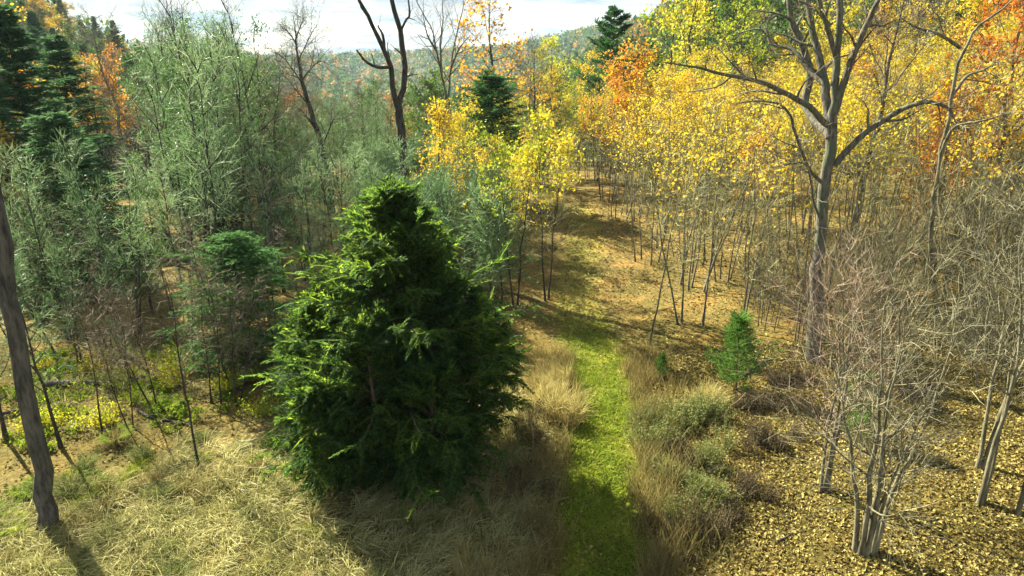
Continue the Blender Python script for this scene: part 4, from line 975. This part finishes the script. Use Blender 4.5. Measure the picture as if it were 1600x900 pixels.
# far woods that read as one mass
def far_woods():
    rng = np.random.default_rng(31); mb = MB(); ci = []
    pal = [(0.075, 0.16, 0.035), (0.03, 0.09, 0.035), (0.36, 0.17, 0.03), (0.40, 0.29, 0.04), (0.12, 0.14, 0.05), (0.13, 0.21, 0.03)]
    mats = [leaf_mat('far_crown', [tuple(v * 0.6 for v in c), c, tuple(v * 1.4 for v in c)], 0.3, 0.7, 0, 0.3) for c in pal]
    for (n, y0, y1, per, size, rc) in ((3000, 165, 430, 54, 1.45, 3.0), (5600, 410, 1180, 18, 3.2, 4.4)):
        y = np.sqrt(rng.uniform(y0 ** 2, y1 ** 2, n)); x = rng.uniform(-0.85, 0.85, n) * y
        h = rng.uniform(7, 13, n); z = height(x, y)
        kind = rng.choice(6, n, p=[.32, .22, .10, .07, .11, .18]); kind = np.where((wave(x, y, 30, 3) > 0.45) & (rng.random(n) < 0.5), 2, kind)
        idx = np.repeat(np.arange(n), per); m = len(idx)
        q = rand_dir(rng, m) * (rng.random(m) ** 0.4)[:, None]
        con = kind[idx] == 1
        q[:, 2] = np.where(con, q[:, 2], q[:, 2])
        wz = np.where(con, np.clip(0.9 - q[:, 2] * 0.75, .1, 2), 1.0)[:, None]
        C = np.stack([x, y, z + h * 0.60], -1)[idx] + q * np.stack([np.full(m, rc), np.full(m, rc), h[idx] * 0.44], -1) * np.concatenate([wz, wz, np.ones_like(wz)], 1)
        d = rand_dir(rng, m)
        for k in range(6):
            s = kind[idx] == k
            L = size * (0.6 + 0.8 * rng.random(s.sum()))
            leaves(mb, C[s], d[s], rand_dir(rng, s.sum()), L, L * 0.75, k)
    single('far_woods', mb.build('far_woods', mats), 'hazy mixed autumn woods covering the far valley and ridges', 'woods', kind='stuff')
far_woods()
print('far woods', time.time() - T0)

# ================================================================== UNDERGROWTH
def weed_clump(seed, n=420, h=0.9, r=0.55, leaf='weed_green', stemm='twig_olive', dens=16, ls=0.05, up=0.25):
    rng = np.random.default_rng(seed); t, c = MB(), MB()
    sub = rng.normal(size=(9, 2)) * r * 0.55; hs = 0.55 + 0.75 * rng.random(9); si = rng.integers(0, 9, n)
    xy = sub[si] + rng.normal(size=(n, 2)) * r * 0.24
    a = np.arctan2(xy[:, 1], xy[:, 0]); q = np.minimum(np.hypot(xy[:, 0], xy[:, 1]), r)
    b = np.concatenate([xy, np.full((n, 1), -0.05)], 1)
    d = norm(np.stack([np.cos(a) * up * (q / r), np.sin(a) * up * (q / r), np.ones(n)], -1) + rng.normal(size=(n, 3)) * 0.22)
    L = h * (0.35 + 0.75 * rng.random(n)) * hs[si]
    P = b[:, None] + d[:, None] * L[:, None, None] * np.linspace(0, 1, 4)[None, :, None] + np.array([0, 0, -0.04])[None, None] * (np.linspace(0, 1, 4) ** 2)[None, :, None]
    ribbons(t, P, np.array([.011, .010, .008, .005])[None], rng, 0)
    leaf_cloud(c, rng, P, dens, ls, ls * 0.5, 0, 0.03, 0.35, -0.1)
    return [('stems', t.build('stems', [stemm])), ('foliage', c.build('foliage', [leaf]))]

def grass_tussock(seed, n=900, h=0.9, r=0.25, mat='grass_tawny', fall=0.12):
    rng = np.random.default_rng(seed); mb = MB()
    sub = rng.normal(size=(7, 2)) * r * 1.1; hs = 0.55 + 0.6 * rng.random(7); si = rng.integers(0, 7, n)
    xy = sub[si] + rng.normal(size=(n, 2)) * 0.07; a = rng.random(n) * 6.28
    lean = np.stack([np.cos(a), np.sin(a)], -1) + np.array([0.5, -0.3]) + rng.normal(size=(7, 2))[si] * 0.4
    blades(mb, rng, np.concatenate([xy, np.full((n, 1), -0.04)], 1), h * (0.5 + 0.6 * rng.random(n)) * hs[si], 0.12 + 0.3 * rng.random(n), lean, 0.010 + 0.009 * rng.random(n), 5, 0, fall)
    return mb.build('grass_tussock', [mat])

def fern_clump(seed, n=16, L=0.7):
    rng = np.random.default_rng(seed); t, c = MB(), MB()
    a = np.arange(n) * 2.4 + rng.random(n); K = 8
    s = np.linspace(0, 1, K)
    Ls = L * (0.7 + 0.5 * rng.random(n))
    out = np.stack([np.cos(a), np.sin(a)], -1)
    P = np.concatenate([out[:, None] * (Ls[:, None] * s[None] * 0.85)[..., None], (Ls[:, None] * (0.95 * s - 0.60 * s ** 2)[None])[..., None]], -1)
    ribbons(t, P, np.full((1, K), 0.008), rng, 0)
    idx = np.repeat(np.arange(n), 28); k = np.tile(np.arange(28), n)
    pos, tan = sample(P, idx, (k // 2 + 0.5) / 14.5)
    u, v = perp(tan); sg = np.where(k % 2 == 0, 1., -1.)[:, None]
    ln = L * 0.24 * np.sin(np.pi * np.clip((k // 2 + 1.5) / 16, 0, 1))
    leaves(c, pos, norm(u * sg + tan * 0.45 + rng.normal(size=tan.shape) * 0.1), v, ln, 0.026, 0, 0.05)
    return [('stems', t.build('stems', ['fern'])), ('fronds', c.build('fronds', ['fern']))]

weeds = [weed_clump(300), weed_clump(301, 520, 1.05, 0.6), weed_clump(302, 380, 0.8, 0.5)]
wdark = [weed_clump(303, 420, 0.85, 0.55, 'weed_dark', 'twig_brown', 12, 0.045), weed_clump(304, 380, 0.7, 0.6, 'weed_dark', 'twig_brown', 10, 0.045)]
ferns = [fern_clump(310), fern_clump(311, 13, 0.55)]
tawny = [grass_tussock(320), grass_tussock(321, 800, 0.75, 0.3)]
dark_t = grass_tussock(322, 800, 0.6, 0.35, 'grass_brown')

leafy = [weed_clump(306, 120, 0.45, 0.42, 'fern', 'twig_brown', 9, 0.075, 0.6), weed_clump(307, 90, 0.32, 0.5, 'fern', 'twig_brown', 10, 0.08, 0.8), weed_clump(308, 150, 0.6, 0.4, 'leaf_lime', 'twig_brown', 6, 0.06, 0.4)]
ZF = [(110, 'around the dark left trunk'), (250, 'among the left clearing saplings'), (380, 'below the dark bushy evergreen'), (9999, 'left of the large evergreen')]
for x, y in scatter(58, (-17, -4.6), (14, 23), 0.55, lambda x, y: in_view(x, y) and y > 17.2 + 0.22 * (x + 10) + 0.8 * math.sin(x * 2.1), 41):
    put(leafy[rng.integers(3)], 'low_plant', f"{row(y, 17.5, 20)} low yellow-green leafy plant {zone(x, y, ZF)}", 'plant', x, y, rng, 0.6, 1.2, 'low plants of the left clearing')
for x, y in scatter(12, (-15, -4.6), (18, 24), 0.9, lambda x, y: in_view(x, y), 43):
    put(leafless[rng.integers(3)], 'clearing_sapling', f"{row(y, 19.5, 22)} thin dark sapling {zone(x, y, ZF)}", 'sapling', x, y, rng, 0.6, 1.0, 'saplings of the left clearing')
def fallen(seed, L, r, bark='bark_dark', tw=True):
    rg = np.random.default_rng(seed); t = MB()
    P, R = smooth_line([(-L / 2, 0, r * 0.7), (-L / 6, rg.normal() * .12, r * 0.9), (L / 6, rg.normal() * .15, r), (L / 2, rg.normal() * .2, r * 0.6)], [r, r * 0.9, r * 0.7, r * 0.3], 12)
    tubes(t, P, R, 7)
    P1, R1 = grow(rg, P, R, 7, 0.3, 1.0, 0.8, L * 0.22, 5, -0.02, 0.14, 0.45, 0.2); tubes(t, P1, R1, 4)
    P2, R2 = grow(rg, P1, R1, 4, 0.2, 1.0, 0.7, L * 0.1, 4, 0, 0.15, 0.5, 0.3); tubes(t, P2, np.maximum(R2, .004), 3)
    return t.build('fallen_branch', [bark])
for q, (px, py, L, r, rz, lab) in enumerate(((160, 598, 3.4, 0.10, 0.15, 'dark fallen log lying behind the left clearing'), (250, 655, 2.2, 0.05, -0.5, 'fallen branch among the left clearing saplings'), (60, 640, 2.5, 0.06, 0.4, 'fallen branch behind the dark left trunk'),
                                         (1190, 575, 2.6, 0.06, 0.7, 'fallen branch left of the oak foot'), (1440, 690, 1.8, 0.035, -0.3, 'thin fallen branch in litter right of the multi-stemmed tree'), (1250, 830, 1.4, 0.025, 0.5, 'thin stick lying left of the multi-stemmed tree'), (1500, 860, 1.2, 0.02, -0.7, 'small stick in the litter near the lower right corner'),
                                         (400, 690, 1.8, 0.04, 0.6, 'dead branch in shade left of the large evergreen'))):
    o = single('fallen_branch', fallen(400 + q, L, r), lab, 'branch', loc=ground(px, py)); o.rotation_euler = (0, 0, rz)
o = single('grass_tussock', dark_t, 'dark hollow tussock in the straw grass near the left trunk', 'grass tussock', loc=ground(212, 778))

tuft = [grass_tussock(323, 420, 0.5, 0.10, 'weed_green', 0.2), grass_tussock(324, 360, 0.4, 0.11, 'grass_green', 0.25), grass_tussock(325, 420, 0.5, 0.11, 'grass_brown', 0.2)]
ZT = [(170, 'near the dark left trunk'), (330, 'in the open straw grass'), (9999, 'close to the large evergreen')]
for x, y in scatter(44, (-12, -1), (9.3, 16), 0.6, lambda x, y: in_view(x, y) and math.hypot(x + 2.65, y - 15.1) > 2.6, 45):
    q = rng.integers(3); o = single('grass_tuft', tuft[q], f"{row(y, 11.5, 13.5, ('nearest', 'middle', 'rear'))} {['sage green', 'bright green', 'brown'][q]} grass tuft {zone(x, y, ZT)}", 'grass tuft', 'tufts in the straw grass', loc=on(x, y))
    o.rotation_euler = (0, 0, rng.random() * 6); o.scale = (0.7 + 0.6 * rng.random(),) * 3
k = 0
for (px, py, s, lab) in ((1030, 700, 1.05, 'grey-green weed clump at the right edge of the sunlit path'), (1085, 782, 0.95, 'bright green leafy weed clump in sun right of the path'), (1050, 660, 1.0, 'tall seedy weed clump above the sunlit path bend'),
                         (1095, 660, 1.0, 'weed clump beside the pine seedling'), (1120, 730, 0.8, 'low weed clump between path and bare trees'), (1040, 750, 0.8, 'weed clump at the end of the shaded path'), (1010, 660, 0.7, 'small pale weed clump touching the path')):
    place(weeds[k % 3], 'weed_clump', lab, 'weeds', ground(px, py), k * 1.1, s * 0.88); k += 1
for (px, py, s, lab) in ((1060, 720, 1.1, 'dark brown weed clump between the green ones'), (1150, 760, 0.8, 'dark low bush at the edge of the leaf litter'), (1130, 820, 0.8, 'dark weed clump in the evergreen shadow right of the path'), (1080, 850, 0.9, 'brown weed clump at the bottom right of the path'),
                         (1180, 640, 1.0, 'dark bush below the pine seedling'), (1210, 690, 0.9, 'dark brush beside the bare trees'), (830, 690, 1.0, 'dark brown weed clump at the foot of the evergreen'), (790, 760, 1.0, 'shaded brown weed clump by the evergreen'),
                         (845, 650, 0.8, 'reddish brown weed clump left of the sunlit path'), (1440, 625, 1.0, 'dark brush pile behind the multi-stemmed tree'), (1230, 600, 1.0, 'brown brush at the foot of the oak')):
    place(wdark[k % 2], 'dark_weed_clump', lab, 'weeds', ground(px, py), k * 1.1, s); k += 1
for (px, py, s, lab) in ((872, 655, 1.15, 'tall tawny grass tussock left of the sunlit path'), (862, 625, 1.1, 'straw-coloured grass tussock behind the tall tawny one'), (1110, 640, 1.0, 'tawny grass tussock by the pine seedling'), (722, 900, 0.8, 'pale green-tinged grass tuft at the bottom centre'), (880, 600, 0.9, 'small straw tussock farthest up the path edge')):
    o = single('grass_tussock', tawny[k % 2], lab, 'grass tussock', loc=ground(px, py)); o.scale = (s,) * 3; o.rotation_euler = (0, 0, k); k += 1
for (px, py, s, lab) in ((20, 790, 1.3, 'large bright green fern patch at the left edge'), (5, 835, 1.2, 'fern patch at the lower left edge'), (150, 755, 0.9, 'low yellow-green fern left of the straw grass'), (180, 690, 0.9, 'fern tuft under the crooked sapling'), (45, 770, 1.0, 'fern beside the dark left trunk'),
                         (395, 595, 0.9, 'yellow fern at the edge of the left thicket'), (430, 590, 0.8, 'yellow fern nearest the evergreen'), (365, 600, 0.8, 'yellow-green fern below the dark bushy evergreen'), (225, 630, 1.0, 'fern among the left saplings'), (260, 640, 0.9, 'fern beside a sapling in the left clearing'), (100, 755, 0.8, 'small fern behind the dark left trunk')):
    place(ferns[k % 2], 'fern', lab, 'fern', ground(px, py), k, s); k += 1
for (px, py, s, lab) in ((1150, 612, 1.15, 'bright green pine seedling right of the path'), (1345, 690, 0.9, 'bright green pine seedling behind the multi-stemmed tree'), (1035, 590, 0.4, 'tiny green pine seedling at the path edge')):
    place(seedling, 'pine_seedling', lab, 'seedling', ground(px, py), k, s); k += 1

# ================================================================== HAZE
def make_haze():
    z0, z1 = float(-45), 75.0
    x0, x1, y0, y1 = -1460, 1460, -1440, 1480
    mb = MB()
    v = [(x, y, z) for z in (z0, z1) for y in (y0, y1) for x in (x0, x1)]
    mb.add(v, [(0, 2, 3, 1), (4, 5, 7, 6), (0, 1, 5, 4), (2, 6, 7, 3), (0, 4, 6, 2), (1, 3, 7, 5)])
    m, n, l, out = new_mat('haze_air')
    p = n.new('ShaderNodeVolumePrincipled')
    p.inputs['Color'].default_value = (0.62, 0.82, 1.0, 1)
    p.inputs['Density'].default_value = 0.00013
    p.inputs['Anisotropy'].default_value = 0.2
    l.new(p.outputs[0], out.inputs['Volume'])
    single('haze', mb.build('haze', [m], False), kind='stuff')
make_haze()
print('done', time.time() - T0, 'tris', sum(len(me.polygons) for me in bpy.data.meshes) * 2, 'objects', len(bpy.data.objects))
